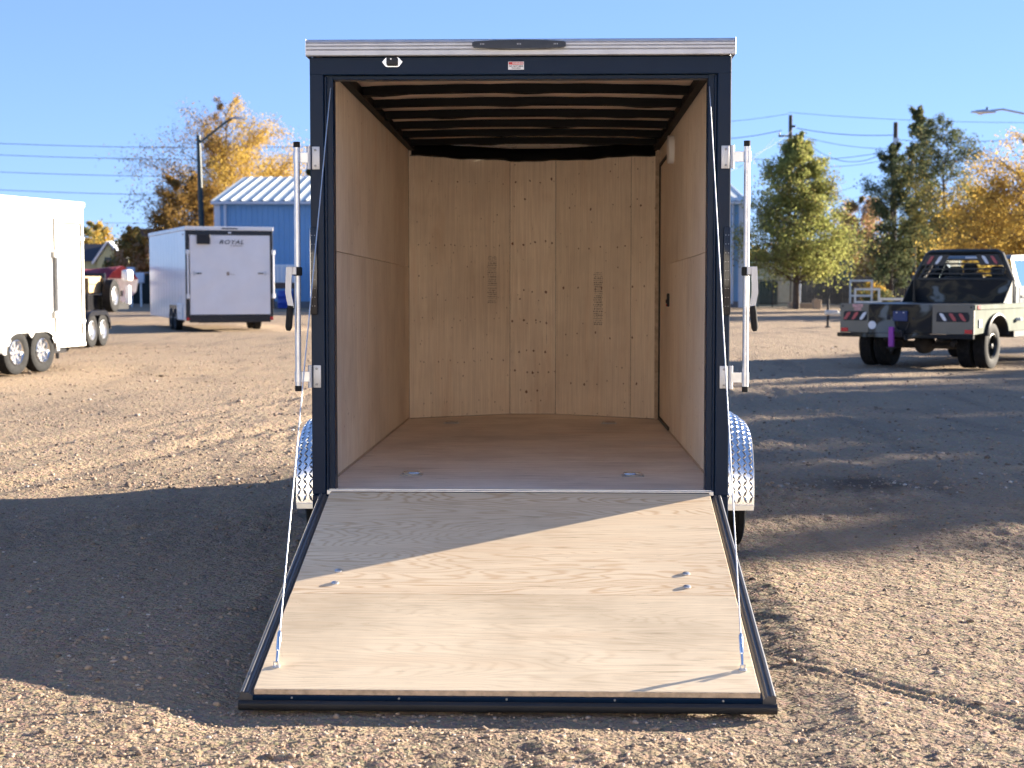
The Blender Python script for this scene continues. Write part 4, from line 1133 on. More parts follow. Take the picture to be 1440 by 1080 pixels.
MB().box(0, LEN, -0.065, -0.038, 0.0, 0.35).build('base_trim', paint('base_flashing', (0.16, 0.16, 0.17), 0.7), bl)
vt = MB(); vx = LEN - 0.9
vt.cyl((vx, 5, 6.8), (vx, 5, 9.0), 0.12, 10); vt.lathe([(9.0, 0.22), (9.28, 0.22), (9.36, 0.02)], (vx, 5, 0), 'z', 12)
vt.build('roof_vent', M['zinc'], bl)
# things against its front wall
p = gp(399, 85.5)
hv = empty('cooling_unit', p, 0, 'white louvred cooling unit on a brown stand against the blue wall', 'cooling unit')
b = MB(); b.box(-0.75, 0.75, -0.5, 0.5, 1.42, 2.42, 0.03); b.build('cabinet', M['white'], hv)
for k in range(6): MB().box(-0.70 + k * 0.24, -0.54 + k * 0.24, -0.515, -0.5, 1.5, 2.34, 0.01).build('louvre', M['trim_white'], hv)
b = MB(); b.box(-0.8, 0.8, -0.5, 0.5, 1.1, 1.415, 0.02)
for x in (-0.7, 0.6): b.box(x, x + 0.1, -0.4, 0.4, 0, 1.1)
b.build('stand', paint('brown_stand', (0.12, 0.08, 0.06), 0.8), hv)
p = gp(401, 84.0)
br_ = empty('barrel', p, 0, 'blue plastic barrel standing under the white cooling unit', 'barrel')
b = MB(); b.lathe([(0, 0.3), (0.05, 0.42), (0.3, 0.43), (0.33, 0.45), (0.36, 0.43), (0.66, 0.43), (0.69, 0.45), (0.72, 0.43), (0.95, 0.41), (1.0, 0.36), (1.0, 0.001)], (0, 0, 0), 'z', 24)
M['blue_pl'] = paint('blue_plastic', (0.015, 0.05, 0.30), 0.4); b.build('body', M['blue_pl'], br_)
MB().lathe([(1.001, 0.05), (1.03, 0.05), (1.03, 0.001)], (0.2, 0, 0), 'z', 10).build('bung', M['blue_pl'], br_)

# ------------------------------------------------------------------ flatbed truck (rear plate at y=0, centred on x, nose +y)
TH = 36.5
def camo():
    t = NT('camouflage_paint'); v = t.coord()
    a = t.noise(v, 2.1, 2, 0.4, 0.6)
    c = t.ramp(a, [(0.44, (0.008, 0.009, 0.011)), (0.49, (0.014, 0.014, 0.012)), (0.53, (0.06, 0.048, 0.028)), (0.57, (0.03, 0.028, 0.02)), (0.62, (0.15, 0.17, 0.165))])
    t.l(c, t.b.inputs['Base Color']); t.set(Roughness=0.38); t.b.inputs['Specular IOR Level'].default_value = 0.18
    return t.m
M['camo'] = camo()
M['olive'] = paint('tan_olive_paint', (0.17, 0.155, 0.115), 0.45, var=0.12, scale=3)
M['sage'] = paint('pale_sage_paint', (0.10, 0.12, 0.09), 0.65, var=0.45, spec=0.1, scale=2.5)
M['cab_white'] = paint('pale_silver_cab_paint', (0.13, 0.15, 0.165), 0.45, var=0.05, spec=0.15)
M['dark_steel'] = paint('dark_headache_rack', (0.018, 0.020, 0.018), 0.4, var=0.5, scale=2)
M['navy'] = paint('blue_number_plate', (0.01, 0.03, 0.12), 0.4)
M['purple'] = paint('purple_strap', (0.30, 0.05, 0.33), 0.6, var=0.15)
M['grime'] = paint('grimy_underbody', (0.03, 0.027, 0.025), 0.8, var=0.4)
M['glass'] = glass_mat('greenish_glass', (0.80, 0.90, 0.87))
M['seat'] = paint('grey_seat_cloth', (0.06, 0.06, 0.065), 0.9)
rr = gp(1371, 26.9); hv_ = Vector((math.sin(R(TH) - YAW), math.cos(R(TH) - YAW), 0)); rv_ = Vector((hv_.y, -hv_.x, 0))
HWT = 1.255
tk = empty('pickup_truck', rr - rv_ * HWT, -(R(TH) - YAW), 'camouflage painted flatbed pickup truck parked on the gravel at right', 'pickup truck')
BL = 2.9
dk = MB(); dk.box(-HWT + 0.04, HWT - 0.04, 0.05, BL, 1.12, 1.18, 0.004); dk.build('flatbed_deck', M['camo'], tk)
rp = MB(); rp.box(-0.70, 0.50, -0.001, 0.05, 0.66, 1.185, 0.004); rp.build('rear_panel', M['camo'], tk)
for s, x0, x1 in ((-1, -HWT, -0.702), (1, 0.502, HWT)):
    lp = MB(); lp.box(x0, x1, -0.012, 0.05, 0.66, 1.19, 0.006); lp = lp.build('lamp_panel', M['olive'], tk)
    cx = (x0 + x1) / 2 + (0.02 if s < 0 else 0.0); lw = 0.23 if s < 0 else 0.30
    poly = [(cx - lw, 0.88), (cx + lw - 0.03, 0.88), (cx + lw, 0.91), (cx + lw, 1.00), (cx + lw - 0.03, 1.05), (cx - lw + 0.03, 1.05), (cx - lw, 1.02)]
    rcs = MB(); rcs.prism(poly, 'y', -0.0155, -0.0125); rcs = rcs.build('lamp_recess', M['gasket'], lp)
    mats = ['dull_red', 'dull_red', 'clear_lens'] if s < 0 else ['clear_lens', 'dull_red', 'dull_red']
    for k in range(3):
        xx = cx + (k - 1) * (0.155 if s < 0 else 0.175); sh = 0.045 * (1 if s < 0 else -1)
        cps = []
        for j in range(16):
            a = 2 * PI * j / 16; u, v = 0.036 * math.cos(a), 0.036 * math.sin(a) + (0.034 if math.sin(a) >= 0 else -0.034)
            cps.append((xx + u + sh * v / 0.07, 0.965 + v))
        lm = MB(); lm.prism(cps, 'y', -0.030, -0.016); lm.build('oval_lamp', M[mats[k]], rcs)
    mm = MB(); xr = x1 - 0.16 if s > 0 else x0 + 0.02; mm.box(xr, xr + 0.14, -0.022, -0.0125, 0.675, 0.745, 0.006); mm.build('red_reflector', M['red_lens'], lp)
    for q in (x0 + 0.05, x1 - 0.05):
        if (s > 0 and q > cx) or (s < 0 and q < cx):
            mm = MB(); mm.cyl((q, -0.016, 1.14), (q, -0.012, 1.14), 0.018, 10); mm.build('bolt', M['gasket'], lp)
st_ = MB(); st_.box(-HWT + 0.24, -HWT + 0.44, -0.016, -0.0125, 1.12, 1.18, 0.003); st_.box(-HWT + 0.27, -HWT + 0.41, -0.0165, -0.0125, 1.06, 1.115, 0.003)
st_.build('decal', paint('red_white_decal', (0.55, 0.30, 0.27), 0.5, var=0.4, scale=20), tk)
bp = MB(); bp.box(-HWT - 0.05, -0.7, -0.03, 0.04, 0.58, 0.655, 0.006); bp.box(-0.7, HWT, -0.03, 0.04, 0.58, 0.655, 0.006); bp.build('rear_rail', M['camo'], tk)
np_ = MB(); np_.box(-0.22, 0.05, -0.05, -0.003, 0.88, 1.06, 0.006); np_.build('plate_recess', M['navy'], tk)
pb = MB()
for q in (-0.15, -0.02): pb.cyl((q, -0.056, 1.035), (q, -0.05, 1.035), 0.012, 8)
pb.build('plate_bolts', M['zinc'], tk)
MB().box(-0.35, -0.28, -0.02, -0.002, 0.90, 0.99, 0.006).build('socket', M['gasket'], tk)
MB().cyl((0.15, -0.006, 0.93), (0.15, -0.001, 0.93), 0.025, 12).build('gooseneck_socket', M['gasket'], tk)
MB().cyl((-0.63, -0.02, 0.80), (-0.63, -0.002, 0.80), 0.075, 20).build('fuel_cap', M['clear_lens'], tk)
for k in (-1, 1):
    cc = MB(); cc.tube([(k * 0.14 - 0.06, -0.012, 0.86), (k * 0.08 - 0.06, -0.02, 0.72)], 0.012, 6); cc.build('safety_chain', M['grime'], tk)
ph = MB(); ph.box(-0.24, -0.15, -0.20, -0.12, 0.42, 0.78, 0.012); ph.build('hitch_drop_bar', M['purple'], tk)
bh = MB(); bh.lathe([(0.33, 0.001), (0.345, 0.025), (0.375, 0.03), (0.40, 0.02), (0.43, 0.02)], (-0.195, -0.16, 0), 'z', 14); bh.box(-0.27, -0.12, -0.22, -0.10, 0.395, 0.42, 0.005); bh.build('tow_ball', M['grime'], tk)
hr = MB(); hr.box(-0.16, -0.02, -0.12, 0.3, 0.60, 0.72, 0.01); hr.cyl((-0.10, -0.10, 0.70), (-0.10, -0.16, 0.66), 0.05, 10); hr.tube([(0.0, -0.05, 0.62), (0.05, -0.1, 0.55), (0.1, -0.06, 0.58)], 0.02, 6); hr.build('hitch_receiver', M['grime'], tk)
# side skirts with wheel arches and boxes
YW, RW = 1.12, 0.415
for s in (-1, 1):
    x0, x1 = sorted((s * (HWT - 0.035), s * HWT))
    pts = [(0.051, 0.66), (0.051, 1.09), (BL, 1.09), (BL, 0.68), (2.02, 0.68)]
    for k in range(13):
        a = PI * k / 12; pts.append((YW + 0.58 * math.cos(a), 0.62 + 0.40 * math.sin(a)) if 0 < k < 12 else (YW + 0.58 * math.cos(a), 0.68))
    mb = MB(); mb.prism(pts, 'x', x0, x1); sk = mb.build('side_skirt', M['sage'], tk)
    rl = MB(); rl.box(min(s * (HWT - 0.03), s * (HWT + 0.015)), max(s * (HWT - 0.03), s * (HWT + 0.015)), 0.0, BL, 1.091, 1.185, 0.008); rl.build('side_rail', M['sage'], tk)
    MB().box(min(s * (HWT + 0.016), s * (HWT + 0.03)), max(s * (HWT + 0.016), s * (HWT + 0.03)), 0.10, 0.26, 1.105, 1.17, 0.006).build('marker_lamp', M['dull_red'], tk)
    fl_ = MB(); rows = []
    for k in range(19):
        a = PI * (0.02 + 0.96 * k / 18); y, z = YW - 0.56 * math.cos(a), 0.60 + 0.42 * math.sin(a)
        rows.append([(s * (HWT - 0.25), y, z), (s * (HWT + 0.05), y, z), (s * (HWT + 0.065), y - 0.03 * math.cos(a) * -1, z - 0.03 * math.sin(a)), (s * (HWT + 0.05), YW - 0.50 * math.cos(a), 0.60 + 0.37 * math.sin(a)), (s * (HWT - 0.25), YW - 0.52 * math.cos(a), 0.60 + 0.38 * math.sin(a))])
    fl_.sheet(rows); fl_.build('wheel_arch', M['gasket'], tk)
    sb = MB(); sb.box(x0 - 0.0, x1 + 0.0, 0.0, 0.0501, 0.66, 1.09) if False else None
    lk = MB(); xo = s * (HWT + 0.001); lk.box(min(xo, xo + s * 0.02), max(xo, xo + s * 0.02), 0.22, 0.34, 0.78, 0.92, 0.005); lk.build('door_latch', M['zinc'], sk)
    tb = MB(); tb.box(min(s * (HWT - 0.4), s * (HWT + 0.001)), max(s * (HWT - 0.4), s * (HWT + 0.001)), 2.1, BL - 0.04, 0.55, 0.679, 0.01); tb.build('tool_box', M['gasket'], tk)
    stp = MB(); stp.box(min(s * (HWT - 0.05), s * (HWT + 0.09)), max(s * (HWT - 0.05), s * (HWT + 0.09)), 2.2, 2.32, 0.86, 0.92, 0.01); stp.build('grab_step', M['clear_lens'], tk)
    for q, sp in ((0, 1), (1, 0)):
        xw = s * (1.215 - q * 0.30)
        wheel(tk, (xw, YW, RW + 0.01), RW, 0.215, 0.245, s, M['gasket'] if q else M['dark_steel'], seg=64, tread=0.014, spokes=8, depth=0.13, cols=6)
    wheel(tk, (s * 1.0, 5.0, RW + 0.01), RW, 0.215, 0.26, s, M['dark_steel'], seg=40, tread=0.012, spokes=8, cols=5)
# axle and underbody
ax = MB(); ax.cyl((-1.0, YW, 0.42), (1.0, YW, 0.42), 0.07, 12)
ax.lathe([(0.93, 0.02), (0.99, 0.14), (1.08, 0.19), (1.2, 0.19), (1.28, 0.1)], (-0.08, 0, 0.44), 'y', 20)
for s in (-1, 1):
    ax.box(s * 0.5 - 0.05, s * 0.5 + 0.05, 0.3, 2.2, 0.50, 0.57, 0.02); ax.cyl((s * 0.62, YW - 0.1, 0.4), (s * 0.5, YW - 0.2, 0.75), 0.04, 8)
    ax.box(s * 0.5 - 0.06, s * 0.5 + 0.06, YW - 0.12, YW + 0.12, 0.36, 0.52, 0.02)
ax.build('rear_axle', M['grime'], tk)
ub = MB()
for s in (-1, 1): ub.box(s * 0.45 - 0.04, s * 0.45 + 0.04, 0.05, 5.6, 0.66, 0.86)
ub.box(-0.9, 0.9, 0.3, 0.36, 0.66, 1.12); ub.box(0.2, 0.8, 1.7, 2.6, 0.45, 0.8, 0.05); ub.tube([(0.62, 1.9, 0.5), (0.66, 0.6, 0.5), (0.75, 0.35, 0.48)], 0.045, 8)
ub.build('chassis', M['grime'], tk)
# headache rack
HB = BL - 0.10
hr = MB()
out = [(-0.98, 1.19), (-0.98, 1.62), (-0.70, 2.12), (-0.62, 2.16), (0.66, 2.16), (0.76, 2.12), (0.98, 1.62), (0.98, 1.19)]
hr.tube([(x, HB, z) for x, z in out], 0.05, 8)
hr.tube([(x * 0.93, HB + 0.12, z * 0.985) for x, z in out], 0.04, 8)
hr = hr.build('headache_rack', M['dark_steel'], tk)
MB().box(-0.97, 0.97, HB - 0.02, HB + 0.02, 1.185, 1.615, 0.004).build('lower_panel', M['camo'], hr)
MB().box(-0.95, 0.95, HB - 0.03, HB + 0.03, 1.617, 1.66, 0.01).build('crossbar', M['dark_steel'], hr)
for z in (1.74, 1.83, 1.93, 2.01):
    w = 0.98 - (z - 1.62) * 0.56 - 0.03
    MB().box(-w, w, HB - 0.015, HB + 0.015, z - 0.016, z + 0.016, 0.004).build('louvre_bar', M['dark_steel'], hr)
for s in (-1, 1):
    pn = MB(); pn.prism([(s * 0.84, 1.90), (s * 0.70, 2.11), (s * 0.26, 2.11), (s * 0.36, 1.90)], 'y', HB - 0.045, HB - 0.02); pn = pn.build('lamp_panel', M['dark_steel'], hr)
    for k, (m_, xx) in enumerate((('dull_red', 0.63), ('clear_lens', 0.46))):
        cps = []
        for j in range(16):
            a = 2 * PI * j / 16; u, v = 0.034 * math.cos(a), 0.034 * math.sin(a) + (0.045 if math.sin(a) >= 0 else -0.045)
            cps.append((s * xx + u - s * 0.045 * v / 0.07, 2.005 + v))
        lm = MB(); lm.prism(cps, 'y', HB - 0.062, HB - 0.046); lm.build('oval_lamp', M[m_], pn)
    gs = MB(); gs.prism([(HB - 0.05, 1.185), (HB - 0.55, 1.185), (HB - 0.05, 1.62)], 'x', s * 0.985, s * 1.0); gs.build('gusset', M['dark_steel'], hr)
# crew cab
CBY = BL + 0.10
side = [(CBY, 0.62), (CBY, 1.50), (CBY + 0.03, 1.62), (CBY + 0.28, 2.02), (CBY + 0.42, 2.09), (CBY + 1.6, 2.12), (CBY + 1.95, 2.05), (CBY + 2.45, 1.52), (CBY + 3.6, 1.42), (CBY + 3.75, 1.3), (CBY + 3.75, 0.62), (CBY + 2.9, 0.62), (CBY + 2.75, 0.95), (CBY + 2.35, 1.05), (CBY + 1.95, 0.95), (CBY + 1.8, 0.62)]
def cabx(z): return 0.98 if z < 1.5 else 0.98 - (z - 1.5) * 0.40
mb = MB(); A, B = [], []
L_, R_ = [], []
for (y, z) in side:
    L_.append(mb.bm.verts.new((-cabx(z), y, z))); R_.append(mb.bm.verts.new((cabx(z), y, z)))
for k in range(len(side)):
    j = (k + 1) % len(side)
    if k in (2, 6): continue           # rear glass and windscreen openings
    mb.bm.faces.new((L_[k], L_[j], R_[j], R_[k]))
# cab sides: lower body, pillars (window openings left out)
def sidepoly(pts, s):
    mb.bm.faces.new([mb.bm.verts.new((s * cabx(z), y, z)) for y, z in pts])
low = [(CBY, 0.62), (CBY, 1.50), (CBY + 2.45, 1.50), (CBY + 3.6, 1.42), (CBY + 3.75, 1.3), (CBY + 3.75, 0.62), (CBY + 2.9, 0.62), (CBY + 2.75, 0.95), (CBY + 2.35, 1.05), (CBY + 1.95, 0.95), (CBY + 1.8, 0.62)]
for s in (-1, 1):
    sidepoly(low, s)
    sidepoly([(CBY, 1.50), (CBY + 0.03, 1.62), (CBY + 0.28, 2.02), (CBY + 0.42, 2.0), (CBY + 0.26, 1.62), (CBY + 0.26, 1.50)], s)
    sidepoly([(CBY + 0.28, 2.02), (CBY + 0.42, 2.09), (CBY + 1.6, 2.12), (CBY + 1.95, 2.05), (CBY + 1.85, 2.0), (CBY + 0.42, 2.0)], s)
    sidepoly([(CBY + 1.10, 1.50), (CBY + 1.10, 2.0), (CBY + 1.2, 2.0), (CBY + 1.2, 1.50)], s)
    sidepoly([(CBY + 1.85, 2.0), (CBY + 1.95, 2.05), (CBY + 2.45, 1.50), (CBY + 2.3, 1.50)], s)
bmesh.ops.recalc_face_normals(mb.bm, faces=mb.bm.faces[:])
cab = mb.build('cab', M['cab_white'], tk, 40)
def pane(pts, name='window'):
    m2 = MB(); m2.bm.faces.new([m2.bm.verts.new(p) for p in pts]); o = m2.build(name, M['glass'], cab, 0)
pane([(-cabx(1.62) + 0.02, CBY + 0.04, 1.62), (cabx(1.62) - 0.02, CBY + 0.04, 1.62), (cabx(2.02) - 0.02, CBY + 0.285, 2.01), (-cabx(2.02) + 0.02, CBY + 0.285, 2.01)], 'rear_window')
pane([(-cabx(1.5) + 0.03, CBY + 2.43, 1.54), (cabx(1.5) - 0.03, CBY + 2.43, 1.54), (cabx(2.05) - 0.03, CBY + 1.96, 2.03), (-cabx(2.05) + 0.03, CBY + 1.96, 2.03)], 'windscreen')
for s in (-1, 1):
    pane([(s * (cabx(z) - 0.012), y, z) for y, z in ((CBY + 0.26, 1.50), (CBY + 0.26, 1.62), (CBY + 0.42, 2.0), (CBY + 1.10, 2.0), (CBY + 1.10, 1.50))])
    pane([(s * (cabx(z) - 0.012), y, z) for y, z in ((CBY + 1.2, 1.50), (CBY + 1.2, 2.0), (CBY + 1.85, 2.0), (CBY + 2.3, 1.50))])
    for ya, yb in ((CBY + 0.2, CBY + 1.12), (CBY + 1.16, CBY + 2.0)):
        dd = MB(); dd.box(min(s * 0.981, s * 0.987), max(s * 0.981, s * 0.987), ya, yb, 0.72, 1.47, 0.003); dd = dd.build('door', M['cab_white'], cab)
        hh = MB(); hh.box(min(s * 0.988, s * 1.01), max(s * 0.988, s * 1.01), ya + 0.06, ya + 0.22, 1.28, 1.32, 0.006); hh.build('handle', M['gasket'], dd)
    mr = MB(); mr.box(min(s * 1.05, s * 1.25), max(s * 1.05, s * 1.25), CBY + 2.0, CBY + 2.1, 1.5, 1.82, 0.03); mr.tube([(s * 0.97, CBY + 2.15, 1.55), (s * 1.1, CBY + 2.06, 1.6)], 0.03, 6); mr.build('mirror', M['gasket'], cab)
    for yy_ in (CBY + 0.55, CBY + 1.45):
        se = MB(); se.box(s * 0.42 - 0.26, s * 0.42 + 0.26, yy_, yy_ + 0.14, 1.0, 1.66, 0.05); se.box(s * 0.42 - 0.14, s * 0.42 + 0.14, yy_ + 0.01, yy_ + 0.11, 1.66, 1.86, 0.04); se.build('seat', M['seat'], cab)
MB().box(-0.14, 0.14, CBY + 0.30, CBY + 0.36, 2.025, 2.075, 0.008).build('brake_lamp', M['clear_lens'], cab)
MB().box(-0.8, 0.8, CBY + 0.1, CBY + 2.2, 0.75, 1.0).build('cabin_floor', M['seat'], cab)
run = MB(); run.box(0.98, 1.16, CBY + 0.1, CBY + 1.8, 0.56, 0.61, 0.01); run.box(-1.16, -0.98, CBY + 0.1, CBY + 1.8, 0.56, 0.61, 0.01); run.build('running_boards', M['zinc'], tk)

# ------------------------------------------------------------------ trees
M['bark'] = paint('grey_brown_bark', (0.085, 0.065, 0.05), 0.95, var=0.4, scale=6)
LEAF = {
    'yellow': leaf_mat('yellow_leaves', [(0.42, 0.27, 0.06), (0.55, 0.37, 0.08), (0.64, 0.45, 0.12), (0.46, 0.33, 0.10)], 0.45),
    'brown': leaf_mat('brown_gold_leaves', [(0.17, 0.10, 0.035), (0.27, 0.16, 0.05), (0.35, 0.22, 0.06), (0.22, 0.15, 0.065)], 0.45),
    'lime': leaf_mat('light_green_leaves', [(0.17, 0.20, 0.06), (0.30, 0.32, 0.10), (0.42, 0.42, 0.14), (0.23, 0.24, 0.08)], 0.5),
    'dark': leaf_mat('dark_green_leaves', [(0.045, 0.06, 0.036), (0.08, 0.10, 0.054), (0.12, 0.14, 0.07), (0.16, 0.15, 0.08)], 0.4),
    'olive': leaf_mat('olive_leaves', [(0.11, 0.12, 0.05), (0.18, 0.18, 0.07), (0.27, 0.23, 0.085), (0.34, 0.26, 0.09)], 0.45),
    'pink': leaf_mat('rusty_leaves', [(0.42, 0.23, 0.13), (0.50, 0.32, 0.19), (0.38, 0.24, 0.14), (0.46, 0.34, 0.20)], 0.45),
}
def leaves_mesh(name, P, sizes, mat, parent, rng, flat=0.0, aspect=0.6):
    n = len(P)
    d1 = rng.normal(size=(n, 3)); d1[:, 2] *= (1 - flat); d1 /= np.linalg.norm(d1, axis=1)[:, None]
    d2 = rng.normal(size=(n, 3)); d2 -= (d2 * d1).sum(1)[:, None] * d1; d2 /= np.linalg.norm(d2, axis=1)[:, None]
    s = sizes[:, None]
    V = np.stack([P - d1 * s, P + d2 * s * aspect, P + d1 * s, P - d2 * s * aspect], 1).reshape(-1, 3)
    F = np.arange(n * 4).reshape(n, 4)
    return npmesh(name, V, F, mat, parent)

def tree(base, H, rad, leaves, label, group=None, name='tree', nlimb=26, ntwig=7, nleaf=26, lsize=0.16, start=0.22, up=0.55, tr=0.22, fork=0.55, seed=1, bare_top=None, extra=None, lean=(0, 0), cat='tree', spread=0.45, bare_twigs=0):
    """rad(t): crown radius at height fraction t; limbs leave the trunk and carry twigs with leaf clumps"""
    nleaf = int(nleaf * 1.9); lsize *= 0.72
    q = random.Random(seed); rng = np.random.default_rng(seed)
    o = empty(name, base, 0, label, cat, group)
    tb = MB(); LP = {k: [] for k in leaves}
    axis = []
    for i in range(9):
        t = i / 8
        axis.append(Vector((lean[0] * t + q.gauss(0, 0.012 * H) * (t > 0) * t, lean[1] * t + q.gauss(0, 0.012 * H) * (t > 0) * t, H * 0.96 * t)))
    tb.tube(axis, [tr * (1 - 0.93 * (i / 8) ** 0.8) for i in range(9)], 8)
    def ax(t):
        f = min(max(t / 0.96, 0), 0.999) * 8; i = int(f); return axis[i].lerp(axis[i + 1], f - i)
    for k in range(nlimb):
        t = start + (1.0 - start) * ((k + q.random()) / nlimb)
        r = rad(t) * q.uniform(0.5, 1.16)
        if r <= 0.05: continue
        a = k * 2.4 + q.uniform(-0.6, 0.6)
        t0 = max(0.08, t - up * r / H * q.uniform(0.6, 1.3)); p0 = ax(min(t0, 0.95))
        c = ax(min(t, 0.96)); p1 = Vector((c.x + r * math.cos(a), c.y + r * math.sin(a), t * H + q.uniform(-0.03, 0.04) * H))
        mid = p0.lerp(p1, 0.5) + Vector((q.gauss(0, 0.08 * r), q.gauss(0, 0.08 * r), q.uniform(-0.02, 0.10) * r))
        pts = [p0, p0.lerp(mid, 0.5) + Vector((0, 0, q.gauss(0, 0.03 * r))), mid, mid.lerp(p1, 0.5) + Vector((q.gauss(0, 0.05 * r), q.gauss(0, 0.05 * r), q.gauss(0, 0.05 * r))), p1]
        br = tr * (0.42 - 0.30 * t) * (0.6 + 0.5 * q.random())
        tb.tube(pts, [br, br * 0.8, br * 0.55, br * 0.35, br * 0.12], 5, cap=False)
        for j in range(ntwig):
            u = q.uniform(0.3, 1.0); f = u * 4; i = min(int(f), 3); b = pts[i].lerp(pts[i + 1], f - i)
            L = r * spread * q.uniform(0.5, 1.1)
            e = b + Vector((math.cos(a) * 0.5 + q.gauss(0, 0.6), math.sin(a) * 0.5 + q.gauss(0, 0.6), q.gauss(0.15, 0.5))).normalized() * L
            m_ = b.lerp(e, 0.5) + Vector((q.gauss(0, 0.06), q.gauss(0, 0.06), q.gauss(0, 0.06))) * L
            tb.tube([b, m_, e], [br * 0.25, br * 0.17, br * 0.05], 3, cap=False)
            for _ in range(bare_twigs):
                e2 = e + Vector((q.gauss(0, 1), q.gauss(0, 1), q.gauss(0.5, 0.8))).normalized() * L * 0.6
                tb.tube([m_.lerp(e, q.random()), e2], [br * 0.10, br * 0.03], 3, cap=False)
            dens = 1.0 if bare_top is None else bare_top(t, a, q)
            nl = int(nleaf * q.uniform(0.4, 1.5) * dens)
            if nl > 0:
                key = q.choice(list(leaves)) if extra is None else extra(t, a, q)
                w = rng.random(nl)[:, None]; cc = np.array(b)[None] * (1 - w) + np.array(e)[None] * w
                LP[key].append(cc + rng.normal(size=(nl, 3)) * (L * 0.22 + 0.05))
    tb.build('trunk', M['bark'], o, 40)
    for k in LP:
        if LP[k]:
            P = np.concatenate(LP[k]); leaves_mesh('crown', P, lsize * rng.uniform(0.6, 1.3, len(P)), LEAF[k], o, rng)
    return o
def oval(R0, peak=0.5, p=1.0):
    return lambda t: R0 * max(0.0, 1 - abs((t - peak) / (1 - peak if t > peak else peak)) ** 2.2) ** (0.5 * p)
def cone(R0, t0=0.25, p=0.9):
    return lambda t: R0 * max(0.0, (1 - t) / (1 - t0)) ** p if t > t0 else R0 * max(0.3, t / t0)

# left: big half bare golden tree behind the blue building
b = gp(318, 118)
tree(b, hz(150, 118), oval(5.9, 0.5), ['yellow', 'brown'], 'tall half bare golden tree rising behind the left end of the blue building', name='autumn_tree', nlimb=90, ntwig=11, nleaf=48, lsize=0.11, start=0.2, tr=0.36, seed=4, up=0.95, bare_twigs=3,
     bare_top=lambda t, a, q: (1.8 if t < 0.5 else 1.9 if t < 0.78 and math.cos(a) > -0.2 else 0.8 if t < 0.75 else 1.0 if t < 0.88 and math.cos(a) > 0 else 0.3), extra=lambda t, a, q: 'yellow' if (math.cos(a) > -0.1 and t > 0.4) or q.random() < 0.2 else 'brown')
b = gp(262, 110)
tree(b, hz(248, 110), oval(3.6, 0.5), ['brown'], 'brownish round tree left of the green lamp post', name='autumn_tree', nlimb=40, ntwig=8, nleaf=40, lsize=0.12, start=0.2, tr=0.2, seed=6)
b = gp(131, 155)
tree(b, hz(312, 155), oval(2.6, 0.5), ['olive', 'yellow'], 'small yellow green tree peeking over the cream trailer nose', nlimb=34, ntwig=8, nleaf=20, lsize=0.2, start=0.2, tr=0.2, seed=8)
b = gp(185, 120)
tree(b, hz(322, 120), oval(1.5, 0.5), ['brown', 'olive'], 'ragged brown tree between the house and the ROYAL trailer', nlimb=34, ntwig=8, nleaf=16, lsize=0.18, start=0.15, tr=0.16, seed=9)
b = gp(205, 112)
tree(b, hz(345, 112), oval(2.0, 0.5), ['brown', 'pink'], 'low russet tree directly left of the ROYAL trailer', nlimb=26, ntwig=8, nleaf=18, lsize=0.18, start=0.1, tr=0.12, seed=10)
b = gp(166, 116)
tree(b, hz(366, 116), oval(1.2, 0.5), ['olive'], 'low olive bush in front of the gabled house', name='bush', cat='bush', nlimb=24, ntwig=8, nleaf=20, lsize=0.18, start=0.08, tr=0.10, seed=12)
# right: pyramidal green tree, dark tree, grey tree, golden trees
b = gp(1120, 84)
tree(b, hz(196, 84), lambda t: (4.1 * (1 - t) ** 0.74 * 1.15 + 0.25 if t > 0.3 else 2.7 + 2.4 * t), ['lime', 'olive'], 'pyramid shaped light green tree in front of the beige shed', nlimb=130, ntwig=10, nleaf=20, lsize=0.10, start=0.24, tr=0.2, up=0.35, seed=14,
     extra=lambda t, a, q: 'lime' if q.random() < 0.75 else 'olive', spread=0.4)
b = gp(1252, 92)
tree(b, hz(205, 92), lambda t: (1.7 if t < 0.7 else 1.7 * (1 - (t - 0.7) / 0.36)) * (1 + 0.25 * math.sin(t * 17)), ['dark'], 'dark ragged evergreen wrapped around the bare utility pole', name='evergreen_tree', cat='tree', nlimb=52, ntwig=8, nleaf=24, lsize=0.10, start=0.16, tr=0.18, seed=15)
b = gp(1286, 94)
tree(b, hz(152, 94), lambda t: (0.9 if t < 0.55 else 1.5 * (1 - t) / 0.45 + 0.15), ['dark', 'olive'], 'slender tall evergreen with pointed top beside the utility pole', name='evergreen_tree', nlimb=56, ntwig=8, nleaf=22, lsize=0.10, start=0.42, tr=0.16, seed=16,
     extra=lambda t, a, q: 'dark' if q.random() < 0.7 else 'olive')
b = gp(1325, 90)
tree(b, hz(168, 90), oval(2.5, 0.62), ['dark', 'olive'], 'thin crowned grey tree with open branches behind the truck', name='thin_tree', nlimb=60, ntwig=9, nleaf=14, lsize=0.10, start=0.35, tr=0.2, seed=17,
     extra=lambda t, a, q: 'dark' if t > 0.7 else 'olive')
b = gp(1442, 70)
tree(b, hz(190, 70), oval(3.9, 0.5), ['yellow', 'brown'], 'broad golden tree at the right edge above the truck cab', name='autumn_tree', nlimb=80, ntwig=10, nleaf=44, lsize=0.08, start=0.22, tr=0.25, seed=19,
     extra=lambda t, a, q: 'yellow' if q.random() < 0.8 else 'brown', bare_top=lambda t, a, q: 1.0 if t < 0.82 else 0.2)
b = gp(1376, 80)
tree(b, hz(268, 80), oval(2.7, 0.55), ['yellow', 'olive'], 'lower golden tree just behind the truck rack', name='autumn_tree', nlimb=44, ntwig=8, nleaf=40, lsize=0.09, start=0.15, tr=0.16, seed=20)
b = gp(1206, 120)
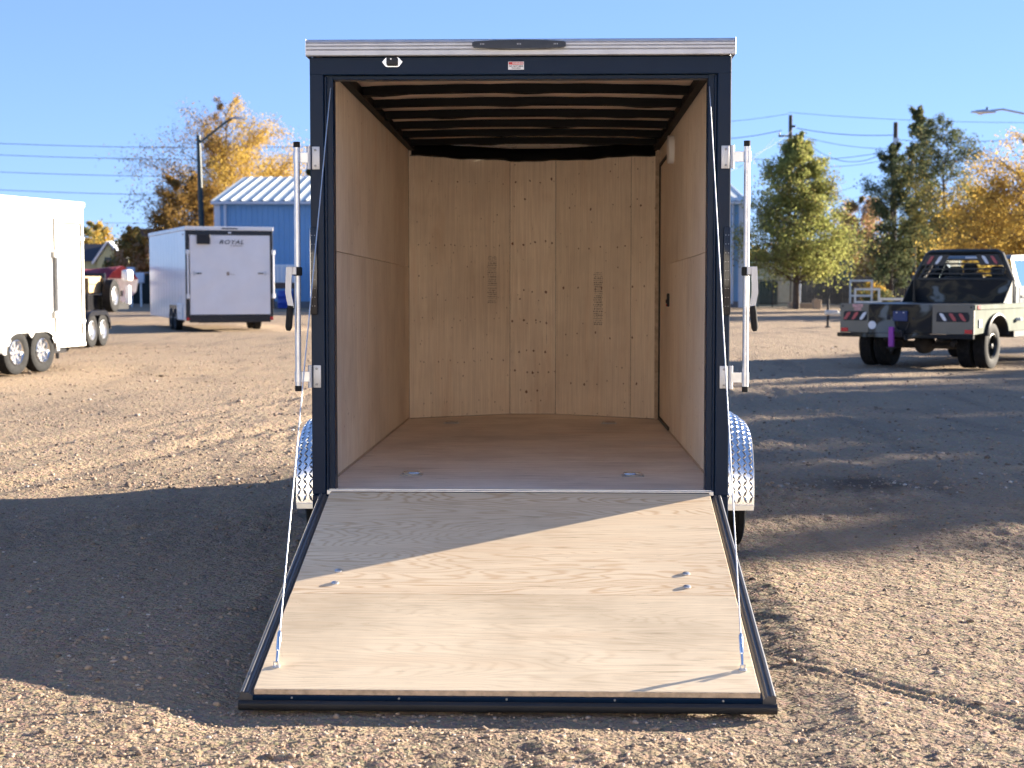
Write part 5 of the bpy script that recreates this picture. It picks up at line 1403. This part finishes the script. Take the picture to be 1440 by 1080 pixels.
tree(b, hz(280, 120), oval(2.9, 0.5), ['pink', 'olive'], 'rusty pink tree in the gap between the green tree and evergreen', name='autumn_tree', nlimb=40, ntwig=8, nleaf=34, lsize=0.13, start=0.2, tr=0.18, seed=21)
b = gp(1182, 112)
tree(b, hz(335, 112), oval(2.2, 0.5), ['yellow', 'olive'], 'small yellow olive tree behind the teal panel', name='autumn_tree', nlimb=30, ntwig=8, nleaf=20, lsize=0.18, start=0.12, tr=0.12, seed=22)
b = gp(1225, 104)
tree(b, hz(352, 104), oval(1.7, 0.5), ['brown', 'pink'], 'twiggy brown bush behind the dark board fence', name='bush', cat='bush', nlimb=36, ntwig=9, nleaf=6, lsize=0.14, start=0.1, tr=0.1, seed=23)
b = gp(1225, 91)
tree(b, hz(396, 91), oval(0.9, 0.5), ['yellow'], 'small bright yellow sapling above the white racks', name='sapling', cat='sapling', nlimb=18, ntwig=6, nleaf=10, lsize=0.1, start=0.3, tr=0.05, seed=24)
b = gp(1300, 115)
tree(b, hz(312, 115), oval(3.6, 0.5), ['olive', 'lime'], 'wide olive tree filling in behind the truck rack', nlimb=44, ntwig=8, nleaf=20, lsize=0.2, start=0.12, tr=0.2, seed=25)
b = gp(1410, 108)
tree(b, hz(300, 108), oval(4.2, 0.5), ['dark', 'olive'], 'dark bushy tree low behind the golden tree', nlimb=44, ntwig=8, nleaf=20, lsize=0.2, start=0.12, tr=0.2, seed=26)
b = gp(1232, 88)
tree(b, hz(408, 88), oval(1.1, 0.5), ['olive', 'dark'], 'low green shrub against the dark board fence', name='shrub', cat='shrub', nlimb=20, ntwig=6, nleaf=10, lsize=0.1, start=0.05, tr=0.05, seed=27)
# dark tree tip just showing over the roof beside the left bar lock
b = gp(436, 112)
tree(b, hz(231, 112), lambda t: 0.75 * (1 - t) ** 0.6 if t > 0.7 else 0.9, ['dark'], 'dark evergreen tip over the blue building roof beside the left post', name='evergreen_tree', nlimb=46, ntwig=6, nleaf=16, lsize=0.16, start=0.3, tr=0.15, seed=28)

# trees standing outside the picture to the right whose shadows lie over the yard
def off_tree(tx, ty, tz_tip, R0, label, seed, kind=('brown', 'olive'), p=1.0, nleaf=14):
    """crown top shadow lands near (tx, ty) on the ground"""
    k = tz_tip / math.tan(SUN_EL)
    base = Vector((tx + math.sin(SUN_AZ) * k, ty + math.cos(SUN_AZ) * k, 0))
    return tree(base, tz_tip + 0.3, oval(R0, 0.55, p), list(kind), label, name='tree', nlimb=64, ntwig=9, nleaf=nleaf, lsize=0.24, start=0.12, tr=0.25, seed=seed)
off_tree(2.3, 1.9, 10.5, 3.3, 'broad half bare tree standing off to the right of the yard, nearest the trailer', 41, nleaf=6)
off_tree(0.9, 4.3, 11.5, 3.6, 'second broad tree off to the right of the yard', 42, nleaf=16)
off_tree(1.2, 7.9, 12.0, 3.6, 'third broad tree off to the right, level with the truck', 43, nleaf=20)
off_tree(1.6, 11.5, 12.0, 3.3, 'fourth tree off to the right, just short of the truck', 47, nleaf=20)
off_tree(4.6, 16.8, 12.5, 1.9, 'narrow tree off to the right beyond the truck', 44, p=1.4)
off_tree(4.0, 20.6, 12.5, 2.0, 'sixth tree in the row off to the right of the truck', 45, p=1.4)
off_tree(6.0, 25.2, 12.0, 2.4, 'farthest tree of the row off to the right', 46, p=1.3)

# ------------------------------------------------------------------ yard edge: fences, shed, house, poles, wires, lamps
M['fence_dark'] = paint('weathered_dark_boards', (0.055, 0.045, 0.042), 0.9, var=0.35, scale=3)
def board_fence(pa, Za, pb, Zb, H, label, pitch=0.17):
    a, b = gp(pa, Za), gp(pb, Zb); L = (b - a).length; ang = math.atan2(b.y - a.y, b.x - a.x)
    o = empty('board_fence', a, ang, label, 'fence')
    n = int(L / pitch); protos = []; q = random.Random(2)
    for k in range(6):
        m = MB(); h = H * q.uniform(0.97, 1.03); m.box(0, pitch - 0.012, -0.012 * q.random(), 0.02, 0.03, h, 0.003)
        if k == 0: ob = m.build('board', M['fence_dark'], o); protos.append(ob.data)
        else:
            ob = m.build('board', M['fence_dark'], o); protos.append(ob.data)
        ob.location.x = k * pitch
    for k in range(6, n):
        c = bpy.data.objects.new('board', protos[q.randrange(6)]); lnk(c, o); c.location.x = k * pitch
    for z in (0.4, H - 0.35):
        m = MB(); m.box(0, L, 0.021, 0.06, z, z + 0.09); m.build('rail', M['fence_dark'], o)
    for k in range(int(L / 2.4) + 1):
        m = MB(); m.box(k * 2.4, k * 2.4 + 0.1, 0.061, 0.16, 0, H + 0.05, 0.01); m.build('post', M['fence_dark'], o)
    return o
board_fence(1124, 99, 1300, 95, 1.85, 'dark weathered board fence along the back right of the yard')
board_fence(1300.6, 95, 1560, 88, 1.75, 'dark weathered board fence continuing behind the truck')

# beige shed with dark green door
pS = gp(1052, 92); pE = gp(1122, 92)
M['beige'] = paint('beige_shed_sheet', (0.42, 0.38, 0.29), 0.6, var=0.12)
M['dk_green'] = paint('dark_green_door', (0.012, 0.028, 0.02), 0.6, var=0.2)
sh = empty('shed', pS, YAW, 'low beige metal shed with dark green door under the pyramid shaped tree', 'shed')
L = (pE - pS).length; Hs = 2.55
mb = MB()
for k in range(int(L / 0.30)): mb.box(k * 0.30, k * 0.30 + 0.30, 0, 0.06, 0, Hs); mb.box(k * 0.30 + 0.02, k * 0.30 + 0.07, -0.03, 0.0, 0.02, Hs - 0.01)
o = mb.build('front_wall', M['beige'], sh); o['kind'] = 'stuff'
MB().box(-0.02, L + 0.02, 0.061, 4, 0, Hs - 0.01).build('side_walls', M['beige'], sh)
MB().box(-0.15, L + 0.15, -0.15, 4.15, Hs, Hs + 0.10, 0.01).build('roof', M['trim_white'], sh)
MB().box(L - 0.02, L + 0.16, -0.13, 0.0, 0, Hs - 0.005, 0.01).build('corner_post', M['trim_white'], sh)
MB().box(0.65, 1.75, -0.06, -0.031, 0.12, 1.5, 0.01).build('door', M['dk_green'], sh)
# wire gate in front of it
pG = gp(1066, 88)
gt = empty('wire_gate', pG, YAW, 'thin pipe and wire gate standing in front of the beige shed', 'gate')
L = (gp(1112, 88) - pG).length
for x in (0, 0.45 * L, L):
    MB().cyl((x, 0, 0), (x, 0, 1.6), 0.035, 6).build('post', M['fence_dark'], gt)
for z in (0.25, 1.55):
    MB().cyl((0, 0.0, z), (L, 0.0, z), 0.02, 6).build('rail', M['fence_dark'], gt)
wm = MB()
for k in range(14): wm.cyl((L * k / 14, 0.02, 0.25), (L * k / 14, 0.02, 1.55), 0.004, 3)
o = wm.build('wire_mesh', M['zinc'], gt); o['kind'] = 'stuff'
# timber baulks along the verge
M['pale_wood'] = paint('pale_timber', (0.42, 0.32, 0.22), 0.85, var=0.2, scale=4)
for (pa, Z, ln, lab) in ((1130, 86, 1.7, 'pale timber baulk lying on the verge by the shed'), (1149, 84, 0.45, 'short stubby pale timber block at the end of the baulk')):
    o = empty('timber_baulk', gp(pa, Z), YAW, lab, 'timber')
    m = MB(); m.box(-ln / 2, ln / 2, -0.2, 0.2, 0.0, 0.28 if ln > 1 else 0.5, 0.02); m.build('baulk', M['pale_wood'], o)
    m = MB(); m.box(-ln / 2 + 0.1, -ln / 2 + 0.2, -0.22, 0.22, 0.281 if ln > 1 else 0.501, 0.34 if ln > 1 else 0.56, 0.005); m.build('batten', M['pale_wood'], o)
# teal panel on a post, yellow post
p = gp(1189, 97)
tp = empty('sign_panel', p, YAW, 'plain teal grey panel standing above the dark board fence', 'panel')
M['teal'] = paint('teal_panel', (0.055, 0.10, 0.11), 0.6, var=0.1)
m = MB(); m.box(-0.40, 0.40, -0.03, 0.03, hz(392, 97) - 0.1, hz(366, 97), 0.01); m.build('panel', M['teal'], tp)
for x in (-0.3, 0.25): MB().box(x, x + 0.07, 0.031, 0.10, 0, hz(370, 97)).build('post', M['fence_dark'], tp)
MB().box(0.40, 0.62, -0.02, 0.02, hz(376, 97), hz(373, 97), 0.005).build('bracket', M['fence_dark'], tp)
# white steel racks on the ground behind the flatbed
M['rack_white'] = paint('off_white_frame', (0.58, 0.57, 0.50), 0.5, var=0.1)
def rack(px, Z, W, D, zs, label, top_shelf=True):
    o = empty('steel_rack', gp(px, Z), YAW - 0.2, label, 'rack', 'white steel racks behind the truck')
    for sx in (0, W):
        for sy in (0, D):
            MB().box(sx, sx + 0.07, sy, sy + 0.07, 0, zs[-1], 0.006).build('leg', M['rack_white'], o)
    for z in zs:
        for sy in (0.0, D): MB().box(0.071, W - 0.001, sy + 0.005, sy + 0.065, z - 0.08, z, 0.004).build('beam', M['rack_white'], o)
        for sx in (0.0, W): MB().box(sx + 0.005, sx + 0.065, 0.071, D - 0.001, z - 0.08, z, 0.004).build('beam', M['rack_white'], o)
    return o
rack(1195, 66, 0.9, 0.7, (0.45, 0.95, 1.60), 'tall white steel rack, leftmost of the racks behind the truck bed')
rack(1202, 63, 0.95, 0.7, (0.35, 0.72, 1.25), 'mid height white steel rack overlapping the tall one')
rack(1221, 60, 1.0, 0.9, (0.4, 0.72), 'low white steel rack next to the truck gusset')
rack(1238, 62, 0.85, 0.9, (0.5, 0.86), 'small low white rack nearest the truck headache rack')
# trailer tongue jack visible left of the truck
p = gp(1165, 52)
jk = empty('tongue_jack', p, YAW, 'white trailer coupler with jack standing left of the truck bed', 'trailer coupler')
m = MB(); m.cyl((0, 0, 0.05), (0, 0, 0.95), 0.045, 10); m.lathe([(0.0, 0.10), (0.03, 0.10), (0.05, 0.05)], (0, 0, 0), 'z', 12); m.build('jack', M['grime'], jk)
m = MB(); m.box(-0.1, 0.35, -0.1, 0.1, 0.42, 0.58, 0.03); m.build('coupler', M['rack_white'], jk)
m = MB(); m.tube([(0.3, 0, 0.46), (1.6, 1.2, 0.46)], 0.06, 6); m.tube([(0.3, 0, 0.46), (1.6, -0.4, 0.46)], 0.06, 6); m.build('tongue', M['rack_white'], jk)
m = MB(); m.tube([(0, 0, 0.95), (0.0, -0.15, 0.98), (0, -0.15, 1.06)], 0.015, 6); m.build('crank', M['grime'], jk)

# gabled house, left background
p = gp(118, 140)
hs = empty('house', p, YAW, 'small house with dark roof and pale yellow green gable beyond the yard', 'house')
W_ = lambda a: (a - 118) * 140 / FPX
zr, ze = hz(341, 140), hz(366, 140)
M['gable'] = paint('pale_yellow_green_siding', (0.42, 0.42, 0.24), 0.8, var=0.08)
M['shingle'] = paint('dark_shingles', (0.045, 0.042, 0.05), 0.9, var=0.3)
x0, x1, xm = W_(137), W_(167), W_(153)
m = MB(); m.prism([(x0, 0), (x1, 0), (x1, ze + 0.5), (xm, zr - 0.25), (x0, ze + 0.0)], 'y', 0, 6); m.build('gable_wall', M['gable'], hs)
m = MB(); m.box(W_(96), x0 - 0.01, 0.5, 7, 0, ze); m.build('wall', M['gable'], hs)
m = MB(); m.prism([(0.1, ze - 0.1), (7.5, ze - 0.1), (4.2, zr - 0.05)], 'x', W_(94), xm); m.build('roof', M['shingle'], hs)
for (xa, za, xb, zb) in ((x0 - 0.35, ze - 0.35, xm, zr), (x1 + 0.35, ze + 0.2, xm, zr)):
    m = MB(); d_ = Vector((xb - xa, 0, zb - za)).normalized(); n_ = Vector((-d_.z, 0, d_.x)) * (0.16 if xb > xa else -0.16)
    m.prism([(xa, za), (xb, zb), (xb + n_.x, zb + n_.z), (xa + n_.x, za + n_.z)], 'y', -0.25, 6.0); m.build('roof_edge', M['trim_white'], hs)
MB().box(xm - 0.35, xm + 0.35, -0.04, -0.005, ze - 0.6, ze + 0.25, 0.01).build('window', M['smoke_lens'], hs)
# brown house further right
p = gp(200, 150)
h2 = empty('house', p, YAW, 'low brown roofed house half hidden behind the ROYAL trailer', 'house')
m = MB(); m.box(-1.5, 5, 0, 6, 0, 4.2); m.build('wall', M['gable'], h2)
m = MB(); m.prism([(-0.4, 4.21), (6.4, 4.21), (3, 6.6)], 'x', -2.0, 5.5); m.build('roof', paint('brown_shingles', (0.10, 0.05, 0.04), 0.9, var=0.3), h2)
# chain link fence with dark screening, left background
M['screen'] = paint('dark_fence_screen', (0.012, 0.018, 0.017), 0.9, var=0.5, scale=1.5)
a, b = gp(60, 96), gp(303, 93); L = (b - a).length
cf = empty('chain_link_fence', a, math.atan2(b.y - a.y, b.x - a.x), 'chain link fence with dark screening behind the parked trailers', 'fence')
MB().box(0, L, -0.01, 0.01, 0.1, 1.9).build('screen', M['screen'], cf)
k = 0.0
while k < L:
    MB().cyl((k, -0.05, 0), (k, -0.05, 2.05), 0.035, 6).build('post', M['zinc'], cf); k += 3.0
MB().cyl((0, -0.05, 2.0), (L, -0.05, 2.0), 0.025, 6).build('rail', M['zinc'], cf)
# pale bundles on the fence line
for (px, py, Z, lab) in ((184, 383, 90, 'pale grey wrapped bundle on a post left of the ROYAL trailer'), (197, 391, 90, 'bluish meter box on a post beside the ROYAL trailer')):
    o = empty('meter_box', gp(px, Z), YAW, lab, 'box')
    zt = hz(py, Z); m = MB(); m.box(-0.24, 0.24, -0.15, 0.15, zt - 0.3, zt + 0.3, 0.06, seg=2); m.build('box', M['trim_white'] , o)
    MB().cyl((0, 0.2, 0), (0, 0.2, zt), 0.06, 8).build('post', M['zinc'], o)

# street lamps
M['lamp_green'] = paint('dark_green_pole', (0.03, 0.048, 0.045), 0.5, var=0.2)
Z = 96; p = gp(284, Z); zt = hz(192, Z); ex = (332 - 280) * Z / FPX; ez = hz(169, Z)
sl = empty('street_lamp', p, YAW, 'dark green street lamp with an upswept arm beside the blue building', 'street lamp', 'street lamps')
m = MB(); m.tube([(0.12, 0, 0), (0, 0, hz(300, Z)), (-0.1, 0, zt)], [0.20, 0.17, 0.13], 12); m.build('pole', M['lamp_green'], sl)
m = MB(); m.tube([(-0.1, 0, hz(204, Z)), (0.35, 0, hz(196, Z)), (ex - 0.75, 0, ez - 0.25), (ex - 0.3, 0, ez)], 0.07, 8); m.build('arm', M['lamp_green'], sl)
def cobra(x, z, parent, s=1.0, d=1):
    m = MB(); rows = []
    for k in range(9):
        t = k / 8; w = 0.19 * s * math.sin(PI * (0.12 + 0.8 * t)) ; hh = 0.11 * s * math.sin(PI * (0.15 + 0.75 * t))
        rows.append([(x + d * (t - 0.35) * 0.95 * s, w * math.cos(a), z + hh * math.sin(a) * (1 if math.sin(a) > 0 else 0.5)) for a in [2 * PI * j / 12 for j in range(13)]])
    m.sheet(rows); h = m.build('lamp_head', M['zinc'], parent, 60)
    m = MB(); m.lathe([(-0.10 * s, 0.03), (-0.07 * s, 0.13 * s), (-0.02 * s, 0.16 * s)], (x + d * 0.25 * s, 0, z), 'z', 12); m.build('lens', M['clear_lens'], h)
    m = MB(); m.cyl((x, 0, z + 0.09 * s), (x, 0, z + 0.2 * s), 0.035, 8); m.build('photocell', M['gasket'], h)
cobra(ex - 0.1, ez + 0.02, sl)
Z = 52; p = gp(1520, Z); zh = hz(160, Z)
sl = empty('street_lamp', p, YAW, 'grey street lamp head on a long arm reaching in from the right edge', 'street lamp', 'street lamps')
W_ = lambda a: (a - 1520) * Z / FPX
m = MB(); m.tube([(0, 0, 0), (0, 0, hz(190, Z))], [0.13, 0.08], 10); m.build('pole', M['zinc'], sl)
m = MB(); m.tube([(0, 0, hz(195, Z)), (W_(1480), 0, hz(172, Z)), (W_(1440), 0, hz(163, Z)), (W_(1405), 0, hz(156, Z)), (W_(1388), 0, hz(158, Z))], 0.035, 8); m.build('arm', M['zinc'], sl)
cobra(W_(1383), zh, sl, 0.85, -1)

# utility poles
M['pole_wood'] = paint('creosoted_pole', (0.045, 0.034, 0.028), 0.9, var=0.3, scale=2)
PZ1, PZ2 = 112, 101
up1 = empty('utility_pole', gp(1109, PZ1), YAW, 'dark utility pole rising above the top of the pyramid shaped green tree', 'utility pole', 'utility poles')
m = MB(); m.tube([(0, 0, 0), (0, 0, hz(164, PZ1))], [0.19, 0.13], 10); m.build('pole', M['pole_wood'], up1)
m = MB(); m.box(-0.85, 0.95, -0.07, 0.07, hz(193, PZ1) - 0.06, hz(193, PZ1) + 0.06); m.build('crossarm', M['pole_wood'], up1)
for x in (-0.8, 0.9):
    m = MB(); m.lathe([(0, 0.05), (0.08, 0.09), (0.16, 0.05), (0.22, 0.07), (0.26, 0.001)], (x, 0, hz(193, PZ1) + 0.061), 'z', 8); m.build('insulator', M['zinc'], up1)
m = MB(); m.box(0.13, 0.35, -0.03, 0.03, hz(181, PZ1), hz(178, PZ1)); m.build('bracket', M['pole_wood'], up1)
up2 = empty('utility_pole', gp(1256, PZ2), YAW, 'bare dark utility pole standing against the ragged evergreen', 'utility pole', 'utility poles')
m = MB(); m.tube([(0, 0, 0), (0, 0, hz(174, PZ2))], [0.19, 0.14], 10); m.build('pole', M['pole_wood'], up2)
m = MB(); m.box(-0.16, 0.18, -0.15, -0.20, hz(205, PZ2), hz(196, PZ2)); m.build('bracket', M['zinc'], up2)
# overhead wires
M['wire'] = paint('overhead_wire', (0.05, 0.055, 0.065), 0.6)
def wire(A, B, sag, label, r=0.022, n=18):
    a, b = at(*A), at(*B); pts = []
    for k in range(n + 1):
        t = k / n; p = a.lerp(b, t); p.z -= sag * 4 * t * (1 - t); pts.append(p)
    m = MB(); m.tube([p - pts[0] for p in pts], r, 5)
    o = m.build('overhead_wire', M['wire'], None, 60, loc=pts[0])
    tag(o, label, 'wire', 'overhead wires')
for k, (y0, y1, z) in enumerate(((199, 205, 150), (215, 222, 150), (239, 246, 150), (264, 273, 150), (306, 313, 165))):
    wire((-60, y0, z), (470, y1, z), 0.35, ('topmost', 'second', 'third', 'fourth', 'lowest')[k] + ' of the five wires crossing the sky at left', 0.028 if k != 4 else 0.02)
wire((1000, 172, 118), (1109, 160, PZ1), 0.1, 'top wire from the pyramid tree pole to the left', 0.016)
wire((1109, 158, PZ1), (1500, 172, 112), 0.25, 'top wire from the pyramid tree pole to the right', 0.016)
wire((1000, 196, 118), (1100, 183, PZ1), 0.15, 'left wire meeting the pole bracket', 0.026)
wire((1120, 180, PZ1), (1256, 190, PZ2), 0.2, 'upper wire slung between the two right hand poles', 0.026)
wire((1127, 191, PZ1), (1256, 209, PZ2), 0.25, 'second wire slung between the two right hand poles', 0.018)
wire((1127, 193, PZ1), (1256, 208, PZ2), 1.3, 'deep sagging wire between the two right hand poles', 0.022)
wire((1000, 215, 118), (1256, 212, PZ2), 0.6, 'long wire passing behind the pyramid tree', 0.02)
wire((1130, 232, 112), (1256, 222, PZ2), 0.3, 'lower wire climbing to the bare pole', 0.016)
wire((1090, 193, PZ1), (1010, 246, 70), 0.4, 'wire dropping from the crossarm towards the trailer post', 0.012)
wire((1120, 178, PZ1), (1030, 230, 80), 0.3, 'thin wire falling left from the pole bracket', 0.012)
wire((1150, 272, 112), (1256, 236, PZ2), 0.4, 'slack wire low between the two right hand poles', 0.014)
wire((1170, 286, 112), (1256, 256, PZ2), 0.2, 'lowest thin wire reaching the bare pole', 0.012)
wire((1256, 196, PZ2), (1500, 188, 90), 0.3, 'wire leaving the bare pole to the right', 0.018)
# distant tree line closing the horizon
for k, (px, Z, top, R0, kinds, lab) in enumerate(((60, 190, 335, 5.5, ['olive', 'brown'], 'far hazy olive tree behind the cream trailer'), (150, 185, 345, 4.5, ['olive', 'yellow'], 'far olive tree behind the small house'), (235, 185, 352, 4.5, ['brown'], 'far brown tree behind the ROYAL trailer'),
        (1085, 170, 352, 4.5, ['olive'], 'far olive tree behind the beige shed'), (1150, 180, 346, 5.0, ['olive', 'pink'], 'far mixed tree left of the teal panel'), (1200, 175, 345, 4.5, ['pink', 'olive'], 'far rusty tree right of the teal panel'), (1262, 180, 340, 5.0, ['olive', 'dark'], 'far olive tree behind the bare pole'),
        (1350, 170, 335, 5.0, ['dark', 'olive'], 'far dark tree behind the truck cab'), (1440, 170, 330, 5.0, ['yellow', 'olive'], 'far golden tree at the right edge'))):
    tree(gp(px, Z), hz(top, Z), oval(R0, 0.5), kinds, lab, group='far trees beyond the yard', nlimb=40, ntwig=7, nleaf=20, lsize=0.34, start=0.08, tr=0.2, seed=60 + k)
